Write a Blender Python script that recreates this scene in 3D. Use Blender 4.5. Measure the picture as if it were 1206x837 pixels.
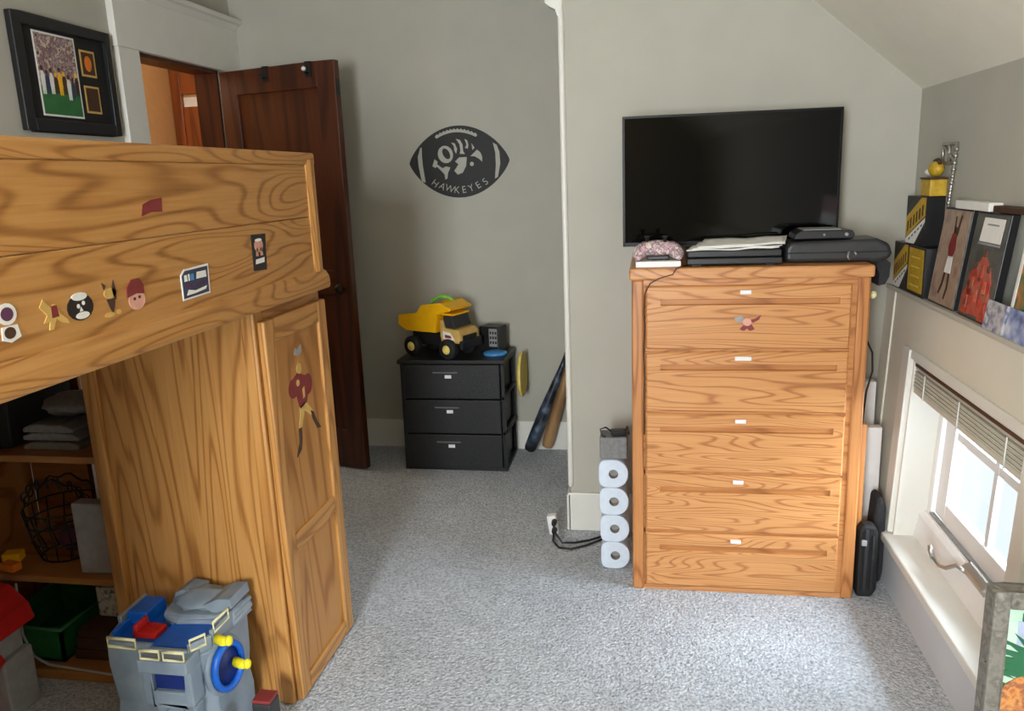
import bpy, bmesh, math, random
from mathutils import Vector, Matrix, noise as mnoise
random.seed(7)
S = bpy.context.scene
for o in list(bpy.data.objects): bpy.data.objects.remove(o)
C = S.collection

# ------------------------------------------------------------------ camera
yaw, pitch, roll = math.radians(10.092), math.radians(12.58), math.radians(2.183)
fw = Vector((-math.sin(yaw)*math.cos(pitch), math.cos(yaw)*math.cos(pitch), -math.sin(pitch)))
rt = Vector((math.cos(yaw), math.sin(yaw), 0)); dn = fw.cross(rt)
ca = math.cos(roll)*rt + math.sin(roll)*dn; cb = -math.sin(roll)*rt + math.cos(roll)*dn
cam_d = bpy.data.cameras.new('camera'); cam = bpy.data.objects.new('camera', cam_d); C.objects.link(cam)
m3 = Matrix((ca, -cb, -fw)).transposed()
cam.matrix_world = Matrix.Translation((0, 0, 1.5)) @ m3.to_4x4()
cam_d.sensor_width = 36; cam_d.lens = 936.65*36/1206; cam_d.clip_start = .05
S.camera = cam

# ------------------------------------------------------------------ world, lights, exposure
S.view_settings.view_transform = 'Standard'; S.view_settings.look = 'None'
S.view_settings.gamma = 1; S.view_settings.use_curve_mapping = False
S.view_settings.exposure = 0.44
w = bpy.data.worlds.new('sky'); S.world = w; w.use_nodes = True
w.node_tree.nodes['Background'].inputs[0].default_value = (.80, .90, 1, 1)
w.node_tree.nodes['Background'].inputs[1].default_value = .92
def area(name, loc, rot, sx, sy, power, col, portal=False):
    d = bpy.data.lights.new(name, 'AREA'); d.shape = 'RECTANGLE'; d.size = sx; d.size_y = sy
    d.energy = power; d.color = col
    o = bpy.data.objects.new(name, d); C.objects.link(o); o.location = loc; o.rotation_euler = rot
    return o
# daylight outside the two windows
area('daylight_gable', (-.70, -2.2, 1.5), (math.radians(90), 0, math.radians(0)), 1.5, 1.7, 455, (.90, .96, 1))
area('daylight_side', (1.75, 2.38, .95), (0, math.radians(68), 0), .9, 1.2, 95, (.74, .87, 1))
cl_ = bpy.data.lights.new('ceiling_lamp_light', 'POINT'); cl_.energy = 12; cl_.color = (1, .76, .46); cl_.shadow_soft_size = .14
clo = bpy.data.objects.new('ceiling_lamp_light', cl_); C.objects.link(clo); clo.location = (-.30, -.75, 2.30)
hl = bpy.data.lights.new('hall_fill_light', 'POINT'); hl.energy = 17; hl.color = (1, .93, .82); hl.shadow_soft_size = .12  # added point light for the hall, no source in view

# ------------------------------------------------------------------ material helpers
def lin(c):
    return tuple((v/255/12.92 if v/255 <= .04045 else ((v/255+.055)/1.055)**2.4) for v in c)
def newmat(name):
    m = bpy.data.materials.new(name); m.use_nodes = True
    return m, m.node_tree.nodes, m.node_tree.links, m.node_tree.nodes['Principled BSDF']
def ramp(N, stops):
    r = N.new('ShaderNodeValToRGB'); e = r.color_ramp.elements
    while len(e) < len(stops): e.new(.5)
    for i, (p, c) in enumerate(stops): e[i].position = p; e[i].color = (*c, 1)
    return r
def plain(name, rgb, rough=.5, metal=0, var=.12, vscale=30, bump=0, spec=.5):
    m, N, L, P = newmat(name); c = lin(rgb)
    tc = N.new('ShaderNodeTexCoord'); nz = N.new('ShaderNodeTexNoise'); nz.inputs['Scale'].default_value = vscale; nz.inputs['Detail'].default_value = 3
    L.new(tc.outputs['Object'], nz.inputs['Vector'])
    r = ramp(N, [(.3, tuple(v*(1-var) for v in c)), (.7, tuple(min(1, v*(1+var)) for v in c))])
    L.new(nz.outputs['Fac'], r.inputs[0]); L.new(r.outputs[0], P.inputs['Base Color'])
    P.inputs['Roughness'].default_value = rough; P.inputs['Metallic'].default_value = metal
    P.inputs['Specular IOR Level'].default_value = spec
    if bump:
        b = N.new('ShaderNodeBump'); b.inputs['Strength'].default_value = bump; b.inputs['Distance'].default_value = .002
        L.new(nz.outputs['Fac'], b.inputs['Height']); L.new(b.outputs[0], P.inputs['Normal'])
    return m
def wood(name, light, mid, dark, along='z', rough=.38, ring=13, cross=4.2, alongs=.75, off=(0, 0, 0), fib=.35):
    m, N, L, P = newmat(name)
    tc = N.new('ShaderNodeTexCoord')
    def mp(c, a):
        q = N.new('ShaderNodeMapping'); q.inputs['Scale'].default_value = [a if ax == along else c for ax in 'xyz']
        q.inputs['Location'].default_value = off
        L.new(tc.outputs['Object'], q.inputs[0]); return q
    n1 = N.new('ShaderNodeTexNoise'); n1.inputs['Scale'].default_value = 1; n1.inputs['Detail'].default_value = 1.5; n1.inputs['Roughness'].default_value = .4
    n1.inputs['Distortion'].default_value = .25
    L.new(mp(cross, alongs).outputs[0], n1.inputs['Vector'])
    mu = N.new('ShaderNodeMath'); mu.operation = 'MULTIPLY'; mu.inputs[1].default_value = ring*6.283
    L.new(n1.outputs['Fac'], mu.inputs[0])
    sn = N.new('ShaderNodeMath'); sn.operation = 'SINE'; L.new(mu.outputs[0], sn.inputs[0])
    n2 = N.new('ShaderNodeTexNoise'); n2.inputs['Scale'].default_value = 1; n2.inputs['Detail'].default_value = 4
    L.new(mp(150, 5).outputs[0], n2.inputs['Vector'])
    ad = N.new('ShaderNodeMath'); ad.operation = 'MULTIPLY_ADD'; ad.inputs[1].default_value = fib*1.6
    L.new(n2.outputs['Fac'], ad.inputs[0]); 
    s2 = N.new('ShaderNodeMath'); s2.operation = 'MULTIPLY_ADD'; s2.inputs[1].default_value = .5; s2.inputs[2].default_value = .5
    L.new(sn.outputs[0], s2.inputs[0])
    s3 = N.new('ShaderNodeMath'); s3.operation = 'POWER'; s3.inputs[1].default_value = 5; L.new(s2.outputs[0], s3.inputs[0])
    s4 = N.new('ShaderNodeMath'); s4.operation = 'MULTIPLY_ADD'; s4.inputs[1].default_value = .5; s4.inputs[2].default_value = .25-fib*.8
    L.new(s3.outputs[0], s4.inputs[0]); L.new(s4.outputs[0], ad.inputs[2])
    r = ramp(N, [(.1, lin(light)), (.36, lin(mid)), (.9, lin(dark))])
    L.new(ad.outputs[0], r.inputs[0]); L.new(r.outputs[0], P.inputs['Base Color'])
    P.inputs['Roughness'].default_value = rough
    b = N.new('ShaderNodeBump'); b.inputs['Strength'].default_value = .15; b.inputs['Distance'].default_value = .001
    L.new(n2.outputs['Fac'], b.inputs['Height']); L.new(b.outputs[0], P.inputs['Normal'])
    return m
def mottled(name, cols, scale=40, rough=.5, detail=2):
    m, N, L, P = newmat(name)
    tc = N.new('ShaderNodeTexCoord'); nz = N.new('ShaderNodeTexNoise'); nz.inputs['Scale'].default_value = scale; nz.inputs['Detail'].default_value = detail
    L.new(tc.outputs['Object'], nz.inputs['Vector'])
    n = len(cols); r = ramp(N, [(.3+.4*i/max(1, n-1), lin(c)) for i, c in enumerate(cols)]); r.color_ramp.interpolation = 'LINEAR'
    L.new(nz.outputs['Fac'], r.inputs[0]); L.new(r.outputs[0], P.inputs['Base Color'])
    P.inputs['Roughness'].default_value = rough
    return m
def carpet_mat():
    m, N, L, P = newmat('carpet')
    tc = N.new('ShaderNodeTexCoord')
    a = N.new('ShaderNodeTexNoise'); a.inputs['Scale'].default_value = 95; a.inputs['Detail'].default_value = 5; a.inputs['Roughness'].default_value = .7
    v = N.new('ShaderNodeTexVoronoi'); v.inputs['Scale'].default_value = 115
    big = N.new('ShaderNodeTexNoise'); big.inputs['Scale'].default_value = 5; big.inputs['Detail'].default_value = 4
    for q in (a, v, big): L.new(tc.outputs['Object'], q.inputs['Vector'])
    r = ramp(N, [(.28, lin((132, 135, 140))), (.5, lin((196, 201, 208))), (.68, lin((226, 231, 238)))])
    L.new(a.outputs['Fac'], r.inputs[0])
    r2 = ramp(N, [(.3, (.86, .86, .86)), (.7, (1, 1, 1))]); L.new(big.outputs['Fac'], r2.inputs[0])
    mx = N.new('ShaderNodeMixRGB'); mx.blend_type = 'MULTIPLY'; mx.inputs[0].default_value = 1
    L.new(r.outputs[0], mx.inputs[1]); L.new(r2.outputs[0], mx.inputs[2]); L.new(mx.outputs[0], P.inputs['Base Color'])
    P.inputs['Roughness'].default_value = .95; P.inputs['Specular IOR Level'].default_value = .1
    ad = N.new('ShaderNodeMath'); ad.operation = 'SUBTRACT'; L.new(a.outputs['Fac'], ad.inputs[0]); L.new(v.outputs['Distance'], ad.inputs[1])
    b = N.new('ShaderNodeBump'); b.inputs['Strength'].default_value = .7; b.inputs['Distance'].default_value = .008
    L.new(ad.outputs[0], b.inputs['Height']); L.new(b.outputs[0], P.inputs['Normal'])
    return m
def glass_mat(name, tint=(1, 1, 1), refl=.07):
    m = bpy.data.materials.new(name); m.use_nodes = True; N = m.node_tree.nodes; L = m.node_tree.links
    N.remove(N['Principled BSDF'])
    t = N.new('ShaderNodeBsdfTransparent'); t.inputs[0].default_value = (*tint, 1)
    g = N.new('ShaderNodeBsdfGlossy'); g.inputs['Roughness'].default_value = .04
    x = N.new('ShaderNodeMixShader'); x.inputs[0].default_value = refl
    L.new(t.outputs[0], x.inputs[1]); L.new(g.outputs[0], x.inputs[2]); L.new(x.outputs[0], N['Material Output'].inputs[0])
    return m

WALL = plain('grey_wall_paint', (179, 176, 164), .75, var=.03, vscale=6, bump=.03)
CEIL = plain('ceiling_paint', (236, 231, 216), .8, var=.02, vscale=8)
TRIM = plain('white_trim_paint', (226, 224, 216), .4, var=.02, vscale=8)
LOWW = plain('off_white_wall_paint', (222, 216, 200), .6, var=.02, vscale=6)
LEDGE = plain('grey_trim_paint', (190, 186, 174), .5, var=.02, vscale=8)
CARPET = carpet_mat(); SASHW = plain('white_sash_paint', (246, 246, 246), .4, var=.01); APRON = plain('shaded_white_trim', (206, 208, 212), .45, var=.02, vscale=8)  # apron white has the bluish shade under the sill in its colour
HALL = plain('tan_hall_paint', (200, 160, 110), .8, var=.03)
OAKL, OAKM, OAKD = (194, 144, 84), (182, 128, 66), (138, 88, 38)
OAK_Y = wood('oak_along_bed', OAKL, OAKM, OAKD, 'y', ring=20, cross=7, alongs=.9)
OAK_Z = wood('oak_upright', OAKL, OAKM, OAKD, 'z', ring=20, cross=6, alongs=.5)
OAK_X = wood('oak_across', OAKL, OAKM, OAKD, 'x', ring=8, cross=5, alongs=.9)
DR_X = wood('dresser_oak_across', (208, 152, 98), (198, 136, 82), (152, 92, 48), 'x', ring=16, cross=9, alongs=1.1)
DR_Z = wood('dresser_oak_upright', (196, 136, 82), (184, 120, 66), (142, 84, 42), 'z', ring=14, cross=9, alongs=.7)
DR_DK = wood('dresser_oak_groove_shade', (196, 136, 82), (182, 120, 66), (146, 88, 46), 'x', ring=12, cross=6, alongs=1.1)  # darker copy of the drawer oak, recess shade put into the colour
DOORW = wood('dark_stained_door', (88, 42, 18), (70, 30, 12), (44, 18, 7), 'z', rough=.35, ring=6, cross=5, alongs=.4)
HDOOR = wood('brown_hall_door', (150, 82, 36), (134, 70, 28), (96, 48, 18), 'z', rough=.4, ring=6, cross=5, alongs=.4)
SHELFW = wood('shelf_oak', (176, 122, 66), (160, 106, 52), (116, 70, 30), 'x', ring=6, cross=5, alongs=.8)
BLACK = plain('black_plastic', (26, 26, 28), .4, var=.1)
BLACKM = plain('black_matte', (20, 20, 21), .7, var=.15)
DGREY = plain('dark_grey_plastic', (46, 46, 48), .45)
BRONZE = plain('dark_bronze', (44, 32, 24), .4, metal=.6)
DGREY2 = plain('charcoal_cloth', (44, 43, 46), .9, var=.25, vscale=90, bump=.3)
WHITE = plain('white_plastic', (236, 236, 236), .45, var=.02)
PAPER = plain('white_paper', (232, 230, 224), .8, var=.04)
GREYP = plain('grey_plastic', (150, 150, 150), .5)
GREYC = plain('grey_cloth', (128, 128, 128), .95, var=.15, vscale=60, bump=.3)
BLKMETAL = plain('black_painted_steel', (12, 12, 13), .6, var=.1)
CHROME = plain('satin_metal', (180, 178, 172), .35, metal=.9, var=.04)
SCREEN = plain('tv_screen', (4, 4, 4), .07, var=.05, spec=.28)
BEZEL = plain('tv_bezel_plastic', (9, 9, 10), .35, spec=.3)
GLASS = glass_mat('window_glass'); ACRYL = glass_mat('clear_acrylic', refl=.12)
YEL = plain('yellow_plastic', (250, 186, 8), .4, var=.04)
YELP = plain('pale_yellow_plastic', (238, 214, 112), .5, var=.05)
GOLD = plain('gold_card', (196, 158, 40), .5, var=.2, vscale=60)
RED = plain('red_plastic', (176, 26, 22), .45); MAROON = plain('maroon_print', (128, 44, 44), .5)
BLUE = plain('blue_plastic', (16, 92, 190), .4); LBLUE = plain('light_blue_plastic', (70, 150, 215), .4)
NAVY = plain('navy_print', (52, 62, 88), .5); DBLUE = plain('deep_blue_plastic', (14, 40, 110), .5)
CASTLE = mottled('castle_grey_plastic', [(112, 126, 140), (128, 142, 154), (140, 152, 162)], 9, .55)
LIME = plain('bright_yellow_plastic', (236, 224, 30), .4); GREEN = plain('green_plastic', (24, 92, 46), .5)
LGREEN = plain('lime_green_plastic', (130, 210, 80), .5)
BEIGE = plain('beige_card', (186, 140, 84), .7); PURPLE = plain('purple_cloth', (94, 52, 80), .9, bump=.3)
SKINP = plain('pink_print', (216, 160, 140), .6); TANP = plain('tan_print', (206, 168, 92), .6)
ORANGE = plain('orange_plastic', (226, 120, 30), .5); BROWN = plain('brown_print', (72, 46, 30), .6)
CREAM = plain('cream_plastic', (232, 226, 176), .5)

# ------------------------------------------------------------------ mesh helpers (world coordinates)
class MB:
    def __init__(s): s.v = []; s.f = []; s.m = []; s.sm = []
    def add(s, vs, fs, m=0, smooth=False, X=None):
        b = len(s.v); s.v += [tuple(X @ Vector(p)) if X else tuple(p) for p in vs]
        for f in fs: s.f.append([b+i for i in f]); s.m.append(m); s.sm.append(smooth)
        return s
    def box(s, x0, x1, y0, y1, z0, z1, m=0, X=None, fn=None):
        vs = [(x, y, z) for z in (z0, z1) for y in (y0, y1) for x in (x0, x1)]
        if fn: vs = [fn(*p) for p in vs]
        return s.add(vs, [(0, 2, 3, 1), (4, 5, 7, 6), (0, 1, 5, 4), (2, 6, 7, 3), (0, 4, 6, 2), (1, 3, 7, 5)], m, X=X)
    def prism(s, poly, axis, a, b, m=0, X=None, smooth=False):
        def P(u, v, t): return {'x': (t, u, v), 'y': (u, t, v), 'z': (u, v, t)}[axis]
        n = len(poly); vs = [P(u, v, a) for u, v in poly]+[P(u, v, b) for u, v in poly]
        s.add(vs, [tuple(range(n))[::-1], tuple(range(n, 2*n))], m, X=X)
        bs = len(s.v)-2*n
        for i in range(n):
            j = (i+1) % n; s.f.append([bs+i, bs+j, bs+n+j, bs+n+i]); s.m.append(m); s.sm.append(smooth)
        return s
    def tube(s, pts, r, n=8, m=0, closed=False, X=None):
        pts = [Vector(p) for p in pts]; k = len(pts); rs = r if isinstance(r, (list, tuple)) else [r]*k
        vs = []; up = None
        for i, p in enumerate(pts):
            if closed: t = pts[(i+1) % k]-pts[i-1]
            else: t = pts[min(i+1, k-1)]-pts[max(i-1, 0)]
            t.normalize()
            if up is None:
                up = t.orthogonal().normalized()
            up = (up-t*up.dot(t)); up = up.normalized() if up.length > 1e-6 else t.orthogonal().normalized()
            sd = t.cross(up)
            for j in range(n):
                a = 2*math.pi*j/n; vs.append(p+(up*math.cos(a)+sd*math.sin(a))*rs[i])
        fs = []
        for i in range(k if closed else k-1):
            for j in range(n):
                a = i*n+j; b = i*n+(j+1) % n; c = ((i+1) % k)*n+(j+1) % n; d = ((i+1) % k)*n+j
                fs.append((a, b, c, d))
        s.add(vs, fs, m, True, X)
        if not closed: s.add(vs[:n], [tuple(range(n))[::-1]], m, X=X); s.add(vs[-n:], [tuple(range(n))], m, X=X)
        return s
    def lathe(s, prof, c, axis='z', n=32, m=0, smooth=True, X=None, closed=False):
        vs = []
        for r, h in prof:
            for j in range(n):
                a = 2*math.pi*j/n; u, v = r*math.cos(a), r*math.sin(a)
                d = {'z': (u, v, h), 'y': (u, h, v), 'x': (h, u, v)}[axis]
                vs.append((c[0]+d[0], c[1]+d[1], c[2]+d[2]))
        k = len(prof); fs = []
        for i in range(k if closed else k-1):
            for j in range(n): fs.append((i*n+j, i*n+(j+1) % n, ((i+1) % k)*n+(j+1) % n, ((i+1) % k)*n+j))
        s.add(vs, fs, m, smooth, X); return s
    def ell(s, c, r, m=0, X=None, nu=20, nv=12, fn=None):
        vs = []; fs = []
        for i in range(nv+1):
            ph = math.pi*i/nv-math.pi/2
            for j in range(nu):
                a = 2*math.pi*j/nu; d = Vector((math.cos(ph)*math.cos(a), math.cos(ph)*math.sin(a), math.sin(ph)))
                k = fn(d) if fn else 1
                vs.append((c[0]+r[0]*d.x*k, c[1]+r[1]*d.y*k, c[2]+r[2]*d.z*k))
        for i in range(nv):
            for j in range(nu): fs.append((i*nu+j, i*nu+(j+1) % nu, (i+1)*nu+(j+1) % nu, (i+1)*nu+j))
        return s.add(vs, fs, m, True, X)
ORG = {}
def finish(o, label=None, cat=None, group=None, kind=None):
    if label: o['label'] = label
    if cat: o['category'] = cat
    if group: o['group'] = group
    if kind: o['kind'] = kind
    return o
def thing(name, loc, label, cat, group=None):
    o = bpy.data.objects.new(name, None); C.objects.link(o); o.location = loc; o.empty_display_size = .05
    ORG[o.name] = Vector(loc); return finish(o, label, cat, group)
def obj(name, mb, mats, parent=None, org=None, bevel=0, seg=2, label=None, cat=None, group=None, kind=None):
    if not isinstance(mats, (list, tuple)): mats = [mats]
    base = ORG[parent.name] if parent else Vector((0, 0, 0))
    if org is None:
        xs = [v[0] for v in mb.v]; ys = [v[1] for v in mb.v]; zs = [v[2] for v in mb.v]
        org = ((min(xs)+max(xs))/2, (min(ys)+max(ys))/2, min(zs))
    org = Vector(org)
    me = bpy.data.meshes.new(name); me.from_pydata([tuple(Vector(v)-org) for v in mb.v], [], mb.f)
    for mt in mats: me.materials.append(mt)
    for p, mi, sm in zip(me.polygons, mb.m, mb.sm): p.material_index = mi; p.use_smooth = sm
    bm = bmesh.new(); bm.from_mesh(me); bmesh.ops.remove_doubles(bm, verts=bm.verts, dist=1e-5)
    bmesh.ops.recalc_face_normals(bm, faces=bm.faces); bm.to_mesh(me); bm.free(); me.update()
    o = bpy.data.objects.new(name, me); C.objects.link(o)
    if parent: o.parent = parent
    o.location = org-base; ORG[o.name] = org
    if bevel:
        b = o.modifiers.new('bevel', 'BEVEL'); b.width = bevel; b.segments = seg; b.limit_method = 'ANGLE'; b.angle_limit = math.radians(40)
        if seg > 1:
            pass
    return finish(o, label, cat, group, kind)
def B(*a, **k): return MB().box(*a, **k)
def struct(name, mb, mat, bevel=0, parent=None): return obj(name, mb, mat, parent=parent, bevel=bevel, kind=None if parent else 'structure')
def rotz(c, deg): c = Vector(c); return Matrix.Translation(c) @ Matrix.Rotation(math.radians(deg), 4, 'Z') @ Matrix.Translation(-c)
def rot(c, deg, ax): c = Vector(c); return Matrix.Translation(c) @ Matrix.Rotation(math.radians(deg), 4, ax) @ Matrix.Translation(-c)
def dup(o, delta, **k):
    r = o.copy(); C.objects.link(r); r.location = o.location+Vector(delta)
    for ch in o.children:
        c = ch.copy(); C.objects.link(c); c.parent = r
        for g in ch.children:
            d = g.copy(); C.objects.link(d); d.parent = c
    return finish(r, **k)

# ================================================================== ROOM SHELL
XL = -2.222; YF = 4.24; YT = 3.21; XC = -.335; XU = .965; YB = -1.6; ZC = 2.5
def wx(z): return .848+.045*z
def WF(d, y, z): return (wx(z)+d, y, z)          # point on / behind the side wall's face
struct('floor', B(XL-.12, 1.15, YB-.1, YF+.1, -.06, 0), CARPET)
# ceiling: flat part and the slope
cm = MB().box(XL-.12, .083, YB-.1, YF+.1, ZC, ZC+.08)
cm.prism([(XU+.2, 1.757-.168), (XU+.2, 1.757-.08), (.083, ZC+.08), (.083, ZC)], 'y', YB-.1, YT+.05)
struct('ceiling', cm, CEIL)
# left wall with the doorway
lw = MB().box(XL-.12, XL, YB-.1, 3.35, 0, ZC).box(XL-.12, XL, 3.35, 4.05, 2.105, ZC).box(XL-.12, XL, 4.05, YF+.1, 0, ZC)
struct('wall_left', lw, WALL)
struct('wall_back', B(XL-.12, XC+.05, YF, YF+.1, 0, ZC), WALL)
struct('wall_back_right', B(XC, 1.15, YT, YF+.08, 0, ZC), WALL)
# gable wall behind the camera with its window
gw = MB().box(XL-.12, -1.05, YB-.1, YB, 0, ZC).box(-.34, 1.15, YB-.1, YB, 0, ZC).box(-1.05, -.34, YB-.1, YB, 0, .8).box(-1.05, -.34, YB-.1, YB, 2.1, ZC)
struct('wall_front', gw, WALL)
gwin = thing('window_2', (-.635, YB-.05, .8), None, None); gwin['kind'] = 'structure'
fr = MB()
for a, b in ((-1.05, -1.0), (-.39, -.34)): fr.box(a, b, YB-.08, YB+.01, .8, 2.1)
for a, b in ((.8, .86), (1.43, 1.47), (2.05, 2.1)): fr.box(-1.0, -.39, YB-.08, YB+.01, a, b)
obj('window_frame', fr, TRIM, gwin)
obj('window_pane', B(-1.0, -.39, YB-.055, YB-.05, .86, 2.05), GLASS, gwin)
# side wall: low wall with the window, ledge, upper wall
Y0, Y1 = 1.95, 2.83; ZS, ZH = .205, .85
kw = MB()
kw.box(0, .2, YB-.1, Y0, 0, 1.04, fn=WF).box(0, .2, Y1, YT+.02, 0, 1.04, fn=WF)
kw.box(0, .2, Y0, Y1, 0, ZS-.02, fn=WF).box(0, .2, Y0, Y1, ZH, 1.04, fn=WF)
struct('wall_right_low', kw, LOWW)
struct('wall_right', B(XU, XU+.2, YB-.1, YT+.02, 1.05, 1.80), WALL)
struct('trim_ledge', B(.885, XU+.02, YB, YT, 1.04, 1.056), LEDGE, .003)
struct('trim_corner_batten', MB().box(-.006, .005, 3.10, 3.20, .212, 1.04, fn=WF), LOWW)
struct('trim_window_apron', B(wx(.17)-.014, wx(.1)+.02, YB, YT-.02, 0, .172), APRON)
# baseboards
struct('baseboard_back', B(XL, XC, YF-.018, YF, 0, .165), TRIM, .004)
struct('baseboard_back_right', B(XC-.012, wx(0), YT-.018, YT, 0, .172), TRIM, .004)
struct('baseboard_alcove', B(XC-.018, XC, YT-.018, YF-.018, 0, .165), TRIM, .004)
struct('baseboard_left', B(XL, XL+.018, YB, 3.2, 0, .165), TRIM, .004)
# corner guard at the alcove edge, with the little moulded bracket on top
cg = MB().lathe([(.0, .19), (.011, .20), (.012, .22), (.012, 2.10), (.010, 2.12), (.012, 2.2), (.012, ZC)], (XC, YT-.002, 0), n=12)
struct('trim_corner_bead', cg, TRIM)
cb_ = MB().prism([(XC, 2.085), (XC-.012, 2.09), (XC-.02, 2.115), (XC-.045, 2.128), (XC-.058, 2.14), (XC-.058, 2.158), (XC, 2.158)], 'y', YT-.012, YT+.05)
struct('trim_bracket', cb_, TRIM)
# door casing, frieze and crown on the left wall
dc = MB().box(XL, XL+.03, 3.205, 3.35, 0, 2.10)
dc.box(XL, XL+.032, 3.2, YF, 2.10, 2.325)
struct('trim_door_casing', dc, TRIM, .003)
tcr = MB().prism([(XL, 2.31), (XL+.035, 2.32), (XL+.05, 2.345), (XL+.07, 2.35), (XL+.07, 2.372), (XL, 2.372)], 'y', 3.18, YF)
struct('trim_door_crown', tcr, TRIM)
tjb = MB().box(XL-.125, XL+.002, 3.335, 3.352, 0, 2.105, 1).box(XL-.125, XL+.001, 4.035, 4.05, 0, 2.105, 1).box(XL-.125, XL+.001, 3.35, 4.05, 2.085, 2.106, 1)
struct('trim_door_jamb', tjb, [TRIM, DOORW])
# ---- hall beyond
hl_o = bpy.data.objects.new('hall_fill_light', hl); C.objects.link(hl_o); hl_o.location = (-2.75, 4.1, 2.2)
struct('floor_hall', B(-3.6, XL-.12, 2.6, 5.6, -.06, 0), HDOOR)
struct('ceiling_hall', B(-3.6, XL-.0, 2.6, 5.6, 2.55, 2.6), CEIL)
struct('wall_hall_far', B(-3.44, -3.34, 2.6, 5.5, 0, 2.55), HALL)
struct('wall_hall_end', B(-3.44, XL-.12, 5.44, 5.54, 0, 2.55), HALL)
struct('wall_hall_near', B(-3.44, XL-.12, 2.6, 2.66, 0, 2.55), HALL)
struct('wall_hall_side', B(XL-.12, XL-.02, YF+.1, 5.5, 0, 2.55), HALL)
rl_ = thing('ceiling_lamp', (-.30, -.75, 2.40), 'round white ceiling lamp of the bedroom, on the flat ceiling behind the viewer', 'lamp')
obj('lamp_base', MB().lathe([(0, 2.5), (.11, 2.5), (.115, 2.48), (.11, 2.465), (0, 2.465)], (-.30, -.75, 0), n=32), WHITE, rl_)
lamp = thing('ceiling_lamp', (-2.75, 4.1, 2.55), 'unseen ceiling lamp added to light the hall beyond the doorway', 'lamp')
obj('lamp_base', MB().lathe([(0, 2.55), (.06, 2.55), (.06, 2.53), (0, 2.53)], (-2.75, 4.1, 0), n=20), CHROME, lamp)
hd = thing('door_2', (-3.0, 5.44, 0), None, None); hd['kind'] = 'structure'
obj('door_casing', MB().box(-3.335, -3.26, 5.40, 5.44, 0, 2.34).box(-3.26, -2.6, 5.40, 5.44, 2.16, 2.34).box(-2.68, -2.6, 5.40, 5.44, 0, 2.16), HDOOR, hd, bevel=.004)
obj('door_leaf', MB().box(-3.26, -3.115, 5.415, 5.435, 0, 2.075).box(-3.08, -2.69, 5.415, 5.435, 0, 2.075).box(-3.115, -3.08, 5.415, 5.435, 1.99, 2.075), HDOOR, hd, bevel=.003)
obj('door_gap_light', MB().box(-3.26, -2.69, 5.432, 5.439, 0, 2.14), WHITE, hd)  # white sheet standing in for bright light in the door gaps

# ================================================================== SIDE WINDOW
w1 = thing('window_1', (wx(.2)+.1, 2.39, ZS), None, None); w1['kind'] = 'structure'
ORGW = None
cs = MB().box(-.018, .002, Y1, Y1+.07, ZS+.005, ZH+.03, fn=WF).box(-.018, .002, Y0-.07, Y0, ZS+.005, ZH+.03, fn=WF)
cs.box(-.012, .002, Y0, Y1, ZH, ZH+.03, fn=WF)
obj('casing', cs, TRIM, w1, bevel=.003)
jb = MB().box(.0, .2, Y1-.012, Y1+.001, ZS, ZH, fn=WF).box(.0, .2, Y0-.001, Y0+.012, ZS, ZH, fn=WF).box(.0, .2, Y0, Y1, ZH-.01, ZH+.001, fn=WF)
obj('jamb', jb, TRIM, w1)
sl = MB().box(wx(.2)-.034, wx(.2)+.1, Y0-.12, Y1+.105, ZS-.032, ZS)
obj('window_sill', sl, TRIM, w1, bevel=.005)
fb = MB()
fb.prism([(wx(.2)+.068, ZS-.01), (wx(.2)+.068, ZS+.012), (wx(.3)+.075, ZS+.085), (wx(.3)+.088, ZS+.10), (wx(.3)+.145, ZS+.10), (wx(.2)+.145, ZS-.01)], 'y', Y0+.012, Y1-.012)
fb.box(.10, .145, Y1-.045, Y1-.012, ZS+.09, ZH-.01, fn=WF).box(.10, .145, Y0+.012, Y0+.045, ZS+.09, ZH-.01, fn=WF).box(.10, .145, Y0+.045, Y1-.045, ZH-.045, ZH-.01, fn=WF)
obj('window_frame', fb, SASHW, w1, bevel=.003)
SB = ZS+.108
sh = MB().box(.112, .138, Y1-.135, Y1-.049, SB, ZH-.05, fn=WF).box(.112, .138, Y0+.049, Y0+.135, SB, ZH-.05, fn=WF)
sh.box(.112, .138, Y0+.135, Y1-.135, SB, SB+.065, fn=WF).box(.112, .138, Y0+.135, Y1-.135, ZH-.09, ZH-.05, fn=WF)
obj('sash', sh, SASHW, w1, bevel=.004)
gk = MB().box(.098, .112, Y0+.045, Y1-.045, SB-.008, SB-.0005, fn=WF)
obj('gasket', gk, GREYP, w1)
mu = MB().box(.12, .136, 2.375, 2.4, SB+.06, ZH-.08, fn=WF).box(.121, .135, Y0+.13, Y1-.13, .605, .632, fn=WF)
obj('muntin', mu, WHITE, w1)
obj('window_pane', MB().box(.126, .13, Y0+.13, Y1-.13, SB+.06, ZH-.085, fn=WF), GLASS, w1)
# crank handle on the sloped stop
ck = thing('window_crank', (.94, 2.40, .27), 'bronze grey crank handle on the bottom frame of the side window', 'window crank')
obj('crank_body', MB().box(.935, .972, 2.24, 2.40, .262, .318, X=rot((.95, 2.3, .29), -30, 'Y')), CHROME, ck, bevel=.008)
obj('crank_arm', MB().tube([(.93, 2.37, .30), (.915, 2.40, .305), (.90, 2.44, .275), (.895, 2.48, .262), (.892, 2.53, .268)], .0065), CHROME, ck)
obj('crank_knob', MB().tube([(.892, 2.525, .262), (.888, 2.54, .285), (.886, 2.545, .30)], [.008, .009, .007]), CHROME, ck)
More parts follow.
